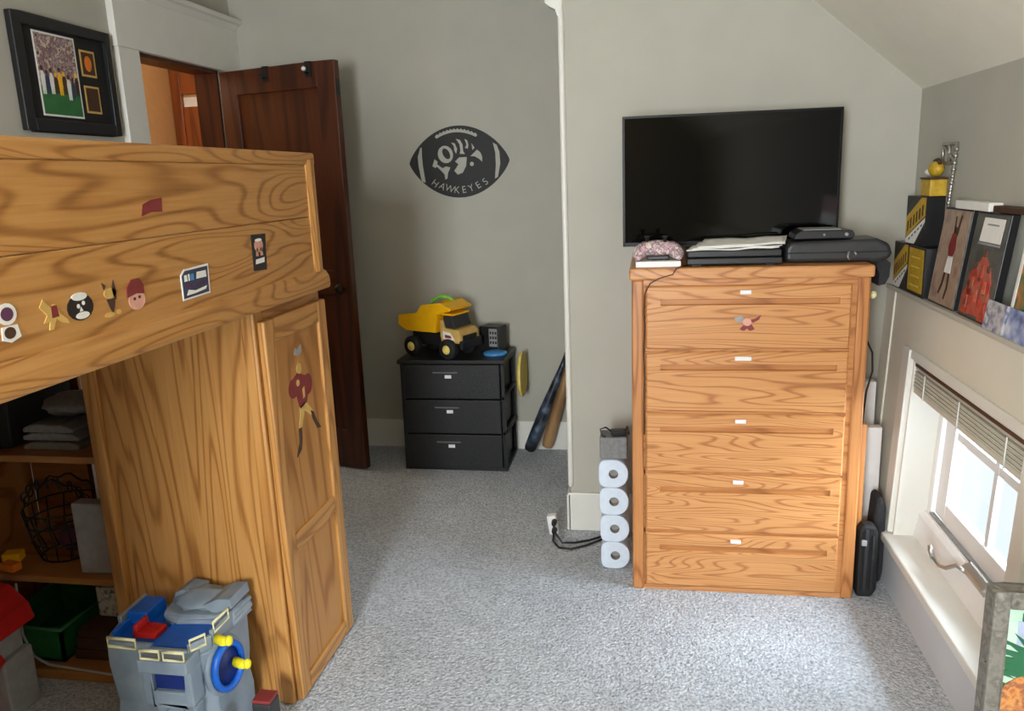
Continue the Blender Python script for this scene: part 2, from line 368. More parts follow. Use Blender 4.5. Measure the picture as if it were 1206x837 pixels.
# blind pulled up
bl = thing('window_blind', (.895, 2.39, .74), 'pale slatted blind pulled up in a stack at the top of the side window', 'blind')
obj('head_rail', MB().box(.004, .045, Y0+.016, Y1-.016, ZH-.034, ZH-.012, fn=WF), LEDGE, bl, bevel=.002)
obj('valance_rail', MB().box(.0, .006, Y0+.02, Y1-.02, ZH-.022, ZH-.012, fn=WF), BROWN, bl)
SL = plain('blind_slats', (206, 204, 190), .5, var=.03)
st = MB()
for k in range(9):
    z = ZH-.040-k*.0062; st.box(.002+.002*(k % 2), .044, Y0+.018, Y1-.018, z-.0035, z, fn=WF)
obj('slats', st, SL, bl)
obj('bottom_rail', MB().box(.004, .044, Y0+.018, Y1-.018, ZH-.115, ZH-.097, fn=WF), SL, bl, bevel=.003)
for y in (2.70, 2.40, 2.08): obj('lift_cord', MB().tube([(wx(.8)-.001, y, ZH-.03), (wx(.75)-.001, y, ZH-.115)], .0022, 6), PAPER, bl)

# ================================================================== LOFT BED
XB = -1.013
bed = thing('loft_bed', (-1.6, 1.36, 1.186), 'high oak loft bed with a sticker covered side board, along the left wall', 'bed')
obj('upper_board', B(XB-.022, XB, .34, 2.30, 1.409, 1.56), OAK_Y, bed, bevel=.0025)
OAK_Y2 = wood('oak_along_bed_second', OAKL, OAKM, OAKD, 'y', ring=20, cross=8, alongs=.9, off=(3, 1, 2))
obj('lower_board', B(XB-.022, XB, .34, 2.30, 1.24, 1.407), OAK_Y2, bed, bevel=.0025)
obj('top_rail', B(XB-.045, XB+.006, .34, 2.36, 1.56, 1.596), OAK_Y, bed, bevel=.007)
obj('bottom_moulding', MB().prism([(XB-.04, 1.186), (XB+.016, 1.186), (XB+.02, 1.196), (XB+.018, 1.222), (XB+.008, 1.238), (XB-.002, 1.245), (XB-.04, 1.245)], 'y', .34, 2.365), OAK_Y, bed)
obj('end_trim', MB().prism([(XB-.03, 2.295), (XB+.004, 2.295), (XB+.012, 2.315), (XB+.010, 2.34), (XB, 2.362), (XB-.03, 2.362)], 'z', 1.24, 1.575), OAK_Z, bed)
obj('end_board', B(XL+.04, XB-.03, 2.335, 2.362, 1.186, 1.58), OAK_X, bed, bevel=.003)
obj('slat_base', B(XL+.04, XB-.04, .36, 2.335, 1.19, 1.215), SHELFW, bed)
XS = XB+.0005
obj('bed_shade_board', B(XL+.04, XB-.02, .345, .372, 0, 1.1855), OAK_Z, label='unseen oak board added under the near end of the loft bed to shade the shelves', cat='board')  # added out of view; blocks light so the shelves stay dark
def sticker(polys, parent, label, name='sticker', plane='x', base=XS, mats=None):
    mb = MB()
    for i, (poly, mi, lift) in enumerate(polys):
        mb.prism(poly, plane, base-.0005 if plane == 'x' else base+.0005, base+.0008+.0004*lift if plane == 'x' else base-.0008-.0004*lift, mi)
    return obj(name, mb, mats, parent, label=label)
def sq(ps, zc, k=.8): return [([(y, zc+(z-zc)*k) for y, z in p], m, l) for p, m, l in ps]
def circ(cx, cy, rx, ry, n=16, a0=0, a1=360): return [(cx+rx*math.cos(math.radians(a0+(a1-a0)*i/n)), cy+ry*math.sin(math.radians(a0+(a1-a0)*i/n))) for i in range(n if a1-a0 == 360 else n+1)]
sticker([([(1.482, 1.452), (1.49, 1.475), (1.52, 1.484), (1.557, 1.487), (1.553, 1.458), (1.515, 1.459)], 0, 0)], bed, 'small dark red sticker on the upper board', mats=[MAROON])
sticker([([(1.92, 1.289), (1.922, 1.382), (2.001, 1.38), (1.99, 1.285)], 0, 0), (circ(1.957, 1.352, .024, .018), 1, 1), ([(1.937, 1.325), (1.943, 1.345), (1.951, 1.345), (1.952, 1.325)], 1, 1), ([(1.962, 1.325), (1.963, 1.345), (1.972, 1.345), (1.977, 1.325)], 1, 1),
         ([(1.932, 1.305), (1.935, 1.317), (1.982, 1.319), (1.98, 1.306)], 2, 1), (circ(1.957, 1.366, .018, .004), 2, 2)], bed, 'tall black sticker near the far end of the lower board', mats=[BLACK, SKINP, WHITE])
bs = [([(1.588, 1.262), (1.588, 1.318), (1.604, 1.33), (1.704, 1.333), (1.70, 1.265)], 1, 0), ([(1.592, 1.266), (1.592, 1.316), (1.606, 1.326), (1.699, 1.328), (1.695, 1.269)], 0, 1)]
def dash(y, z, wd, h, m): return ([(y, z), (y+.1*wd, z+h), (y+wd, z+h), (y+wd, z)], m, 2)
bs += [dash(1.600, 1.303, .012, .014, 1), dash(1.616, 1.303, .006, .015, 1), dash(1.626, 1.303, .013, .014, 2), dash(1.648, 1.304, .042, .015, 1), dash(1.60, 1.288, .03, .006, 3), dash(1.64, 1.289, .04, .006, 3),
       ([(1.603, 1.272), (1.612, 1.284), (1.64, 1.279), (1.688, 1.284), (1.682, 1.277), (1.64, 1.273)], 1, 2)]
sticker(bs, bed, 'square navy sticker with white lettering on the lower board', mats=[NAVY, PAPER, LBLUE, PURPLE])
sticker(sq([(circ(1.10, 1.322, .02, .022), 1, 0), (circ(1.10, 1.322, .013, .014), 0, 1), ([(1.085, 1.298), (1.118, 1.298), (1.122, 1.272), (1.10, 1.264), (1.083, 1.272)], 1, 0), (circ(1.10, 1.284, .012, .012), 2, 1)], 1.30), bed, 'small purple and white figure sticker at the near end', mats=[PURPLE, PAPER, BROWN])
sticker(sq([([(1.175, 1.285), (1.185, 1.30), (1.17, 1.32), (1.18, 1.335), (1.195, 1.315), (1.203, 1.322), (1.212, 1.318), (1.215, 1.298), (1.232, 1.282), (1.235, 1.272), (1.218, 1.278), (1.205, 1.289), (1.195, 1.268), (1.185, 1.268), (1.189, 1.285)], 0, 0), ([(1.195, 1.292), (1.196, 1.318), (1.21, 1.318), (1.212, 1.293)], 1, 1)], 1.302), bed, 'small yellow figure sticker', mats=[TANP, MAROON])
sticker(sq([(circ(1.268, 1.302, .034, .030), 0, 0), (circ(1.268, 1.326, .020, .009), 1, 1), (circ(1.27, 1.283, .018, .008), 1, 1), (circ(1.262, 1.305, .004, .005), 1, 1), (circ(1.276, 1.31, .004, .005), 1, 1), ([(1.264, 1.292), (1.268, 1.303), (1.273, 1.293)], 1, 1)], 1.30), bed, 'round black and white face sticker', mats=[BLACK, PAPER])
sticker(sq([(circ(1.352, 1.318, .017, .013), 0, 0), ([(1.336, 1.328), (1.332, 1.346), (1.343, 1.337)], 1, 0), ([(1.358, 1.328), (1.366, 1.348), (1.371, 1.32), (1.368, 1.30), (1.36, 1.31)], 1, 0), ([(1.34, 1.305), (1.365, 1.305), (1.36, 1.285), (1.354, 1.27), (1.346, 1.285)], 1, 1), (circ(1.344, 1.268, .015, .006), 0, 0), (circ(1.37, 1.27, .007, .006), 0, 0)], 1.30), bed, 'small black and tan standing figure sticker', mats=[TANP, BROWN])
sticker(sq([(circ(1.43, 1.285, .026, .024), 1, 0), ([(1.40, 1.296), (1.402, 1.32), (1.42, 1.338), (1.445, 1.338), (1.456, 1.32), (1.455, 1.298), (1.43, 1.302)], 0, 1), (circ(1.422, 1.29, .004, .004), 2, 1), (circ(1.438, 1.292, .004, .004), 2, 1)], 1.305), bed, 'small red capped pink face sticker', mats=[MAROON, SKINP, BROWN])

# ================================================================== WARDROBE under the bed
wd = thing('wardrobe', (-1.29, 2.16, 0), 'tall narrow oak cupboard with a panelled door, under the far end of the loft bed', 'cupboard')
XW = -1.036
obj('end_panel', B(-1.545, -1.062, 1.94, 1.958, 0, 1.186), OAK_Z, wd, bevel=.002)
obj('back_stile', B(-1.575, -1.533, 1.925, 1.97, 0, 1.186), OAK_Z, wd, bevel=.006)
obj('front_stile', B(-1.075, XW, 1.928, 1.985, 0, 1.186), OAK_Z, wd, bevel=.006)
obj('far_panel', B(-1.56, XW, 2.34, 2.36, 0, 1.186), OAK_Z, wd)
obj('back_panel', B(-1.57, -1.56, 1.97, 2.34, 0, 1.186), OAK_Z, wd)
obj('front_rail', B(XW-.02, XW, 1.985, 2.34, 1.14, 1.186), OAK_Y, wd)
door = obj('door', MB().box(XW+.001, XB, 1.942, 2.003, .008, 1.15).box(XW+.001, XB, 2.297, 2.358, .008, 1.15), OAK_Z, wd, bevel=.005)
for a, b in ((1.085, 1.15), (.455, .51), (.008, .06)): obj('door_rail', MB().box(XW+.001, XB-.001, 2.003, 2.297, a, b), OAK_Y, door, bevel=.004)
OAK_Z2 = wood('oak_upright_second', (188, 136, 76), (178, 122, 60), (140, 86, 36), 'z', ring=12, cross=4, alongs=.5, off=(5, 2, 1))
obj('door_panel', MB().box(XW+.001, XB-.009, 2.0, 2.3, .508, 1.087).box(XW+.001, XB-.009, 2.0, 2.3, .058, .457), OAK_Z2, door)
bx = XB-.009+.0002
pl = [(circ(2.095, .925, .032, .028), 0, 0), (circ(2.195, .915, .028, .032), 0, 0), ([(2.09, .95), (2.13, .965), (2.18, .945), (2.205, .92), (2.175, .865), (2.125, .855), (2.11, .90)], 0, 1),
      (circ(2.142, .975, .017, .016), 1, 2), (circ(2.125, .935, .011, .010), 1, 2), ([(2.15, .91), (2.165, .915), (2.165, .885), (2.152, .88)], 1, 2),
      ([(2.122, .862), (2.155, .865), (2.148, .835), (2.122, .795), (2.104, .797), (2.12, .835)], 2, 1), ([(2.148, .868), (2.175, .862), (2.212, .825), (2.196, .815), (2.15, .845)], 2, 1),
      ([(2.103, .802), (2.124, .80), (2.12, .765), (2.108, .735), (2.075, .722), (2.082, .735), (2.1, .76)], 3, 2), ([(2.192, .832), (2.214, .822), (2.23, .79), (2.258, .758), (2.232, .762), (2.205, .80)], 3, 2)]
sticker(pl, door, 'sticker of a running ball player in dark red', base=bx, mats=[MAROON, TANP, TANP, BROWN])
sticker([([(2.12, 1.02), (2.13, 1.04), (2.15, 1.03), (2.168, 1.042), (2.172, 1.02), (2.15, 1.012)], 0, 0)], door, 'pale scuffed sticker remnant', base=bx, mats=[GREYP])

# ================================================================== SHELF beside it
bk = thing('bookcase', (-1.9, 2.2, 0), 'open oak shelf unit in the shade under the loft bed', 'bookcase')
for z in (.735, .335): obj('shelf', B(XL+.03, -1.577, 2.0, 2.37, z-.022, z), SHELFW, bk, bevel=.002)
obj('base_plank', B(XL+.03, -1.577, 1.96, 2.37, .0, .035), SHELFW, bk, bevel=.003)
obj('side_panel', B(XL+.01, XL+.029, 1.98, 2.37, 0, 1.17), SHELFW, bk)
obj('back_panel', MB().box(XL+.03, -1.95, 2.371, 2.383, .02, 1.17).box(-1.95, -1.577, 2.371, 2.383, .02, .325), SHELFW, bk)
obj('upright', B(-1.95, -1.915, 2.35, 2.383, .335, .713), DOORW, bk, bevel=.002)

# ---- things on the shelves
t = thing('storage_bin', (-2.05, 2.18, .735), 'dark storage bin on the top shelf under the bed', 'bin')
obj('bin_body', MB().prism([(-2.185, .736), (-1.955, .736), (-1.94, .93), (-2.19, .93)], 'y', 2.05, 2.33), BLACKM, t, bevel=.006)
obj('rim', MB().box(-2.19, -1.932, 2.04, 2.34, .925, .94), BLACKM, t, bevel=.004)
def clothfold(x0, x1, y0, y1, z0, n, h, seed, mat, nm, lab, cat):
    mb = MB(); q = random.Random(seed)
    NX = 10
    for k in range(n):
        a, b = x0+q.uniform(0, .02), x1-q.uniform(0, .03); zz = z0+k*h
        top = []
        for i in range(NX+1):
            u = i/NX; top.append((a+(b-a)*u, zz+h*.95*(1-.5*abs(2*u-1)**4)+q.uniform(-.002, .002)))
        mb.prism([(a, zz+.001), (b, zz+.001)]+top[::-1], 'y', y0+q.uniform(0, .02), y1-q.uniform(0, .03))
    return obj(nm, mb, mat, bevel=.004, label=lab, cat=cat)
clothfold(-1.915, -1.70, 2.04, 2.3, .735, 3, .028, 3, GREYC, 'folded_cloth', 'folded dark grey cloth pile on the top shelf beside the dark bin', 'cloth')
obj('rumpled_bag', MB().ell((-1.80, 2.17, .855), (.10, .09, .035), fn=lambda d: 1+.22*mnoise.noise(d*3)), GREYC, label='rumpled pale grey bag lying on the folded cloth pile', cat='bag')
obj('thin_book', MB().box(-1.635, -1.612, 2.04, 2.26, .736, .91), MAROON, bevel=.003, label='dark red book standing at the right end of the top shelf', cat='book')
# wire basket
wb = thing('wire_basket', (-1.91, 2.17, .335), 'round black wire basket on the middle shelf', 'basket')
cxb, cyb = -1.91, 2.17
wm = MB()
for z, r in ((.339, .085), (.40, .105), (.46, .115), (.505, .12)):
    wm.tube([(cxb+r*math.cos(a*math.pi/12), cyb+r*math.sin(a*math.pi/12), z) for a in range(24)], .003, 6, closed=True)
for a in range(14):
    q = a*math.pi/7; wm.tube([(cxb+.085*math.cos(q), cyb+.085*math.sin(q), .339), (cxb+.105*math.cos(q+.1), cyb+.105*math.sin(q+.1), .40), (cxb+.12*math.cos(q), cyb+.12*math.sin(q), .505)], .0025, 6)
obj('basket_wires', wm, BLACKM, wb)
hm = MB()
for s_ in (0, 1):
    hm.tube([(cxb+.12*math.cos(th), cyb-.03+.06*s_, .505+.09*math.sin(th)+.008*math.sin(9*th+s_)) for th in [i*math.pi/18 for i in range(19)]], .0035, 6)
for i in range(2, 17, 2):
    th = i*math.pi/18
    hm.tube([(cxb+(.12+.016*math.cos(f))*math.cos(th), cyb-.03, .505+.085*math.sin(th)+.02*math.sin(f)) for f in [k*math.pi/5 for k in range(10)]], .0025, 6, closed=True)
obj('handle', hm, BLACKM, wb)
obj('cloth_scrap', MB().ell((-1.89, 2.18, .385), (.05, .05, .042), fn=lambda d: 1+.2*mnoise.noise(d*3.1)), PURPLE, label='dull purple cloth bundle inside the wire basket', cat='cloth')
obj('toy_block', MB().box(-2.085, -2.03, 2.07, 2.115, .336, .366, X=rotz((-2.05, 2.09, 0), 18)), YEL, bevel=.004, label='yellow toy block on the middle shelf left of the wire basket', cat='toy')
obj('toy_block', MB().box(-2.045, -1.985, 2.005, 2.04, .336, .362, X=rotz((-1.99, 2.02, 0), -12)), ORANGE, bevel=.004, label='orange toy block on the middle shelf in front of the wire basket', cat='toy')
obj('grey_case', MB().box(-1.765, -1.60, 2.03, 2.08, .336, .57), GREYP, bevel=.006, label='flat grey case standing on the middle shelf beside the oak cupboard', cat='case')
obj('white_box', MB().box(-1.768, -1.68, 2.15, 2.25, .336, .655), WHITE, bevel=.004, label='white upright box behind the grey case on the middle shelf', cat='box')
# bottom bay
gb = thing('green_bin', (-1.97, 2.15, .035), 'dark green plastic bin on the bottom shelf', 'bin')
gm = MB()
for (xa, xb, ya, yb) in ((-2.10, -2.09, 2.0, 2.3), (-1.86, -1.85, 2.0, 2.3), (-2.10, -1.85, 2.0, 2.01), (-2.10, -1.85, 2.29, 2.3)): gm.box(xa, xb, ya, yb, .036, .15)
gm.box(-2.1, -1.85, 2.0, 2.3, .036, .045)
obj('bin_body', gm, GREEN, gb); obj('rim', MB().tube([(-2.1, 2.0, .15), (-1.85, 2.0, .15), (-1.85, 2.3, .15), (-2.1, 2.3, .15)], .008, 8, closed=True), GREEN, gb)
obj('beige_box', B(-1.99, -1.93, 2.315, 2.36, .036, .26), BEIGE, bevel=.003, label='narrow beige box behind the green bin', cat='box')
SPOT = mottled('spotted_print', [(90, 90, 90), (205, 200, 190), (225, 222, 214)], 60, .6)
obj('spotted_box', B(-1.81, -1.70, 2.13, 2.24, .036, .23), [SPOT], bevel=.003, label='pale speckled box on the bottom shelf by the oak cupboard', cat='box')
obj('dark_book_stack', MB().box(-1.83, -1.70, 2.02, 2.12, .036, .07).box(-1.82, -1.70, 2.025, 2.12, .071, .11).box(-1.815, -1.705, 2.03, 2.12, .111, .135), BROWN, bevel=.003, label='dark stacked books in front of the speckled box', cat='books')
obj('white_cable', MB().tube([(-1.97, 1.99, .31), (-1.975, 1.985, .2), (-1.965, 1.975, .14), (-1.93, 1.965, .075), (-1.87, 1.955, .055), (-1.76, 1.95, .05), (-1.64, 1.945, .043)], .004, 8), GREYP, label='pale cable drooping in front of the bottom shelf', cat='cable')
# red and grey toy tower at the left frame edge
tt = thing('toy_tower', (-1.90, 1.80, 0), 'grey toy tower with red roof and ramp, left of the green bin', 'toy')
obj('tower_body', MB().box(-1.99, -1.80, 1.76, 1.88, 0, .20).box(-1.98, -1.82, 1.77, 1.87, .20, .285), GREYP, tt, bevel=.006)
obj('roof', MB().prism([(-2.01, .285), (-1.785, .285), (-1.80, .34), (-1.86, .40), (-1.95, .41), (-2.0, .36)], 'y', 1.74, 1.9), RED, tt, bevel=.006)
obj('ramp', MB().prism([(-1.96, .05), (-1.935, .03), (-1.785, .215), (-1.80, .24)], 'y', 1.70, 1.76), RED, tt, bevel=.004)
obj('base_block', MB().box(-2.0, -1.84, 1.69, 1.755, 0, .07), RED, tt, bevel=.006)

for ch_o in tt.children: ch_o.location = ch_o.location*.92
tt.location = (-1.93, 1.80, 0)
for ch_o in tt.children: ch_o.scale = (.92, .92, .92)

# ================================================================== TOY CASTLE
ct = thing('toy_castle', (-1.25, 1.76, 0), 'grey plastic toy castle with blue decks, on the carpet against the cupboard', 'toy castle')
def rocky(poly, z0, z1, taper, seed, axis='z', layers=6):
    q = random.Random(seed); n = len(poly); mb = MB(); vs = []
    cx = sum(p[0] for p in poly)/n; cy = sum(p[1] for p in poly)/n
    for k in range(layers+1):
        f = k/layers; s_ = 1+taper*(1-f)
        for i, (x, y) in enumerate(poly):
            j = q.uniform(-.006, .006) if 0 < k < layers else 0
            vs.append((cx+(x-cx)*s_+j, cy+(y-cy)*s_+j, z0+(z1-z0)*f))
    fs = [tuple(range(n))[::-1], tuple(range(layers*n, layers*n+n))]
    for k in range(layers):
        for i in range(n):
            j = (i+1) % n; fs.append((k*n+i, k*n+j, (k+1)*n+j, (k+1)*n+i))
    return mb.add(vs, fs)
base = [(-1.47, 1.72), (-1.44, 1.655), (-1.33, 1.645), (-1.255, 1.65), (-1.25, 1.62), (-1.11, 1.62), (-1.055, 1.68), (-1.05, 1.88), (-1.12, 1.915), (-1.44, 1.91), (-1.475, 1.83)]
obj('castle_body', rocky(base, 0, .30, -.05, 4), CASTLE, ct, bevel=.006)
# parapet walls round the deck
pw = MB()
def wallseg(a, b, z0, z1, th):
    a = Vector(a); b = Vector(b); d = (b-a).normalized(); n_ = Vector((-d.y, d.x))*th/2
    pw.prism([tuple(a+n_), tuple(b+n_), tuple(b-n_), tuple(a-n_)], 'z', z0, z1)
wallseg((-1.455, 1.74), (-1.435, 1.66), .30, .322, .014); wallseg((-1.435, 1.66), (-1.255, 1.655), .30, .318, .014)
wallseg((-1.25, 1.63), (-1.11, 1.63), .30, .322, .014); wallseg((-1.11, 1.63), (-1.062, 1.69), .30, .335, .014); wallseg((-1.062, 1.69), (-1.06, 1.87), .30, .345, .014)
wallseg((-1.455, 1.74), (-1.46, 1.88), .30, .34, .016)
obj('parapet', pw, CASTLE, ct, bevel=.003)
obj('left_deck', MB().box(-1.445, -1.27, 1.67, 1.86, .301, .308), BLUE, ct)
obj('blue_tray', MB().box(-1.44, -1.36, 1.76, 1.86, .308, .345).box(-1.44, -1.425, 1.68, 1.76, .308, .33), BLUE, ct, bevel=.004)
obj('red_seat', MB().box(-1.36, -1.275, 1.69, 1.75, .309, .325).box(-1.36, -1.345, 1.69, 1.75, .325, .345), RED, ct, bevel=.004)
obj('right_deck', MB().prism([(-1.26, 1.645), (-1.115, 1.645), (-1.075, 1.69), (-1.075, 1.86), (-1.26, 1.86)], 'z', .301, .318), BLUE, ct, bevel=.002)
def rail(a, b, z0, z1):
    rl = MB()
    a = Vector(a); b = Vector(b); q = [(a.x, a.y, z0), (a.x, a.y, z1), (b.x, b.y, z1), (b.x, b.y, z0)]
    rl.tube(q, .0042, 6, closed=True); obj('yellow_rail', rl, CREAM, ct)
rail((-1.43, 1.652), (-1.32, 1.648), .305, .328); rail((-1.25, 1.585), (-1.18, 1.585), .316, .338); rail((-1.165, 1.585), (-1.09, 1.585), .316, .338); rail((-1.10, 1.632), (-1.07, 1.67), .318, .345); rail((-1.057, 1.70), (-1.055, 1.78), .335, .36)
# jutting balcony with the opening under it
bc = MB().box(-1.26, -1.08, 1.575, 1.65, .282, .316).box(-1.26, -1.225, 1.59, 1.65, .19, .285).box(-1.105, -1.08, 1.59, 1.65, .19, .285).box(-1.225, -1.105, 1.59, 1.65, .19, .228)
obj('balcony', bc, CASTLE, ct, bevel=.005)
obj('opening', MB().prism([(-1.225, .228), (-1.105, .228), (-1.105, .282), (-1.225, .282)], 'y', 1.606, 1.64), DBLUE, ct)
obj('prop', MB().prism([(-1.20, .17), (-1.11, .205), (-1.10, .195), (-1.18, .14)], 'y', 1.60, 1.63).prism([(-1.10, .12), (-1.09, .19), (-1.075, .19), (-1.09, .12)], 'y', 1.595, 1.63), CASTLE, ct, bevel=.003)
# round blue port on the right corner
Xp = Matrix.Translation((-1.036, 1.72, .235)) @ Matrix.Rotation(math.radians(-13), 4, 'Z')
rg = MB().lathe([(.052, -.012), (.066, -.012), (.066, .012), (.058, .018), (.050, .012), (.050, -.012)], (0, 0, 0), 'x', 28, X=Xp, closed=True)
obj('port_ring', rg, BLUE, ct)
obj('port_disc', MB().lathe([(0, .0), (.052, .0), (.052, -.01), (0, -.01)], (0, 0, 0), 'x', 28, X=Xp), DBLUE, ct)
obj('port_mount', MB().lathe([(.062, -.03), (.076, -.03), (.078, -.012), (.068, -.004), (.062, -.012)], (0, 0, 0), 'x', 24, X=Xp, closed=True), CASTLE, ct)
for (x, y, z, l) in ((-1.03, 1.70, .318, .05), (-1.0, 1.74, .235, .05)):
    obj('yellow_peg', MB().tube([(x-.02, y, z), (x+.01, y-.01, z), (x+l*.8, y-.02, z+.006)], [.014, .013, .009], 10).ell((x+l*.8, y-.02, z+.008), (.013, .013, .013)), LIME, ct)
# rock ramp rising behind
rk = rocky([(-1.31, 1.79), (-1.24, 1.765), (-1.10, 1.775), (-1.055, 1.80), (-1.045, 1.90), (-1.10, 1.93), (-1.28, 1.93), (-1.325, 1.87)], .30, .375, .04, 9)
obj('rock_base', rk, CASTLE, ct, bevel=.006)
rk2 = MB().ell((-1.20, 1.855, .385), (.12, .065, .045), fn=lambda d: 1+.3*mnoise.noise(d*2.6))
rk2.prism([(-1.12, .37), (-1.045, .40), (-1.05, .445), (-1.10, .44), (-1.16, .405)], 'y', 1.79, 1.90).prism([(-1.31, .37), (-1.22, .37), (-1.215, .425), (-1.27, .435), (-1.30, .42)], 'y', 1.84, 1.915)
obj('rock_top', rk2, CASTLE, ct)
for ch_o in ct.children:      # overall size of the toy
    ch_o.scale = (.76, .9, 1.08); ch_o.location = Vector((ch_o.location.x*.76, ch_o.location.y*.9, ch_o.location.z*1.08))
    if ch_o.name.startswith('rock'):
        ch_o.scale.z = .62; ch_o.location.z = .322+(ch_o.location.z-.322)*.55
ct.location = (-1.278, 1.775, 0)
kb = thing('small_box', (-1.06, 1.79, 0), 'small dark box with a red top on the carpet right of the toy castle', 'box')
obj('box_body', MB().box(-1.065, -1.01, 1.745, 1.80, 0, .135), DGREY, kb, bevel=.005)
obj('lid', MB().box(-1.064, -1.011, 1.746, 1.799, .135, .145), MAROON, kb, bevel=.003)

# ================================================================== FRAMED PICTURE on the left wall
pf = thing('framed_picture', (XL, 2.9, 1.73), 'black framed football photograph on the wall left of the doorway', 'picture')
A, Bb, Z0, Z1 = 2.63, 3.16, 1.732, 2.14
fm = MB()
for a, b, c, d in ((A, A+.045, Z0, Z1), (Bb-.035, Bb, Z0, Z1), (A+.045, Bb-.035, Z0, Z0+.045), (A+.045, Bb-.035, Z1-.04, Z1)): fm.box(XL+.001, XL+.028, a, b, c, d)
obj('frame', fm, BLACK, pf, bevel=.004)
obj('mat_board', B(XL+.001, XL+.012, A+.04, Bb-.03, Z0+.04, Z1-.035), BLACKM, pf)
ph = MB(); x0 = XL+.0125
def flat(y0, y1, z0, z1, m, l=0): ph.box(x0-.002, x0+.001+l*.0005, y0, y1, z0, z1, m)
CROWD = mottled('crowd_print', [(46, 42, 50), (176, 156, 156), (110, 74, 80), (214, 196, 176), (60, 56, 66)], 38, .5, 4)
FIELD = plain('field_print', (50, 110, 60), .5)
flat(2.735, 2.955, 1.79, 2.09, 2); flat(2.742, 2.948, 1.90, 2.083, 0, 1); flat(2.742, 2.948, 1.797, 1.90, 1, 1)
qq = random.Random(5)
for i in range(9):
    y = 2.757+i*.0225; c = [2, 5, 2, 4, 3, 4, 2, 5, 4][i]; h = [.11, .09, .10, .08, .11, .09, .10, .08, .09][i]; zb = 1.855+qq.uniform(0, .02)
    ph.prism([(y-.008, zb), (y-.001, zb), (y, zb+h*.3), (y+.002, zb), (y+.008, zb), (y+.011, zb+h*.6), (y+.005, zb+h*.75), (y-.006, zb+h*.75), (y-.011, zb+h*.55)], 'x', x0, x0+.002, c)
    ph.prism(circ(y, zb+h*.85, .007, .009, 8), 'x', x0, x0+.0022, 4 if c != 4 else 3)
obj('photo', ph, [CROWD, FIELD, PAPER, YEL, BROWN, NAVY], pf)
cdm = MB()
for z0_, z1_ in ((1.955, 2.055), (1.815, 1.92)):
    cdm.box(x0-.002, x0+.001, 2.978, 3.065, z0_, z1_, 0).box(x0, x0+.0018, 2.986, 3.057, z0_+.008, z1_-.008, 1)
cdm.prism(circ(3.02, 2.005, .02, .03), 'x', x0, x0+.0024, 2)
obj('card', cdm, [TANP, BROWN, ORANGE], pf)

# ================================================================== ROOM DOOR (open)
d1 = thing('door_1', (-2.19, 4.03, 0), None, None); d1['kind'] = 'structure'
ang = math.degrees(math.atan2(3.845-4.03, -1.49+2.19)); L_ = .725
Xd = Matrix.Translation((-2.19, 4.03, 0)) @ Matrix.Rotation(math.radians(ang), 4, 'Z')
H_ = 2.085
lf = MB().box(0, .105, -.02, .02, .01, H_, X=Xd).box(L_-.105, L_, -.02, .02, .01, H_, X=Xd)
for a, b in ((.01, .22), (.95, 1.07), (H_-.12, H_)): lf.box(.105, L_-.105, -.02, .02, a, b, X=Xd)
dl = obj('door_leaf', lf, DOORW, d1, bevel=.003)
obj('door_panel', MB().box(.1, L_-.1, -.007, .007, .2, .97, X=Xd).box(.1, L_-.1, -.007, .007, 1.05, H_-.11, X=Xd), DOORW, d1)
obj('door_knob', MB().lathe([(0, -.075), (.02, -.07), (.027, -.055), (.02, -.04), (.009, -.034), (.009, -.02)], (L_-.055, 0, .98), 'y', 20, X=Xd), BRONZE, d1)
obj('door_knob', MB().lathe([(0, .075), (.02, .07), (.027, .055), (.02, .04), (.009, .034), (.009, .02)], (L_-.055, 0, .98), 'y', 20, X=Xd), BRONZE, d1)
obj('latch_plate', MB().box(L_-.004, L_+.002, -.013, .013, 1.92, 2.0, X=Xd), BLACK, d1)
hk = thing('door_hook', (-1.66, 3.86, 2.0), 'dark over-door hook with a pale tip near the free edge of the open door', 'hook')
def hook(par, x, tip):
    obj('hook_plate', MB().box(x-.017, x+.017, -.025, -.021, H_-.07, H_+.003, X=Xd).box(x-.017, x+.017, -.025, .025, H_+.001, H_+.004, X=Xd), BLACKM, par)
    obj('hook_arm', MB().tube([Xd @ Vector(p) for p in ((x, -.025, H_-.05), (x, -.045, H_-.055), (x, -.055, H_-.035))], .006), BLACKM, par)
    if tip: obj('hook_tip', MB().ell(Xd @ Vector((x, -.055, H_-.033)), (.011, .011, .011)), WHITE, par)
hook(hk, .572, True)
hk2 = thing('door_hook', (-1.9, 3.93, 2.0), 'plain dark over-door hook near the middle of the open door', 'hook')
hook(hk2, .305, False)
# the hall end wall light strip pieces live with door_2

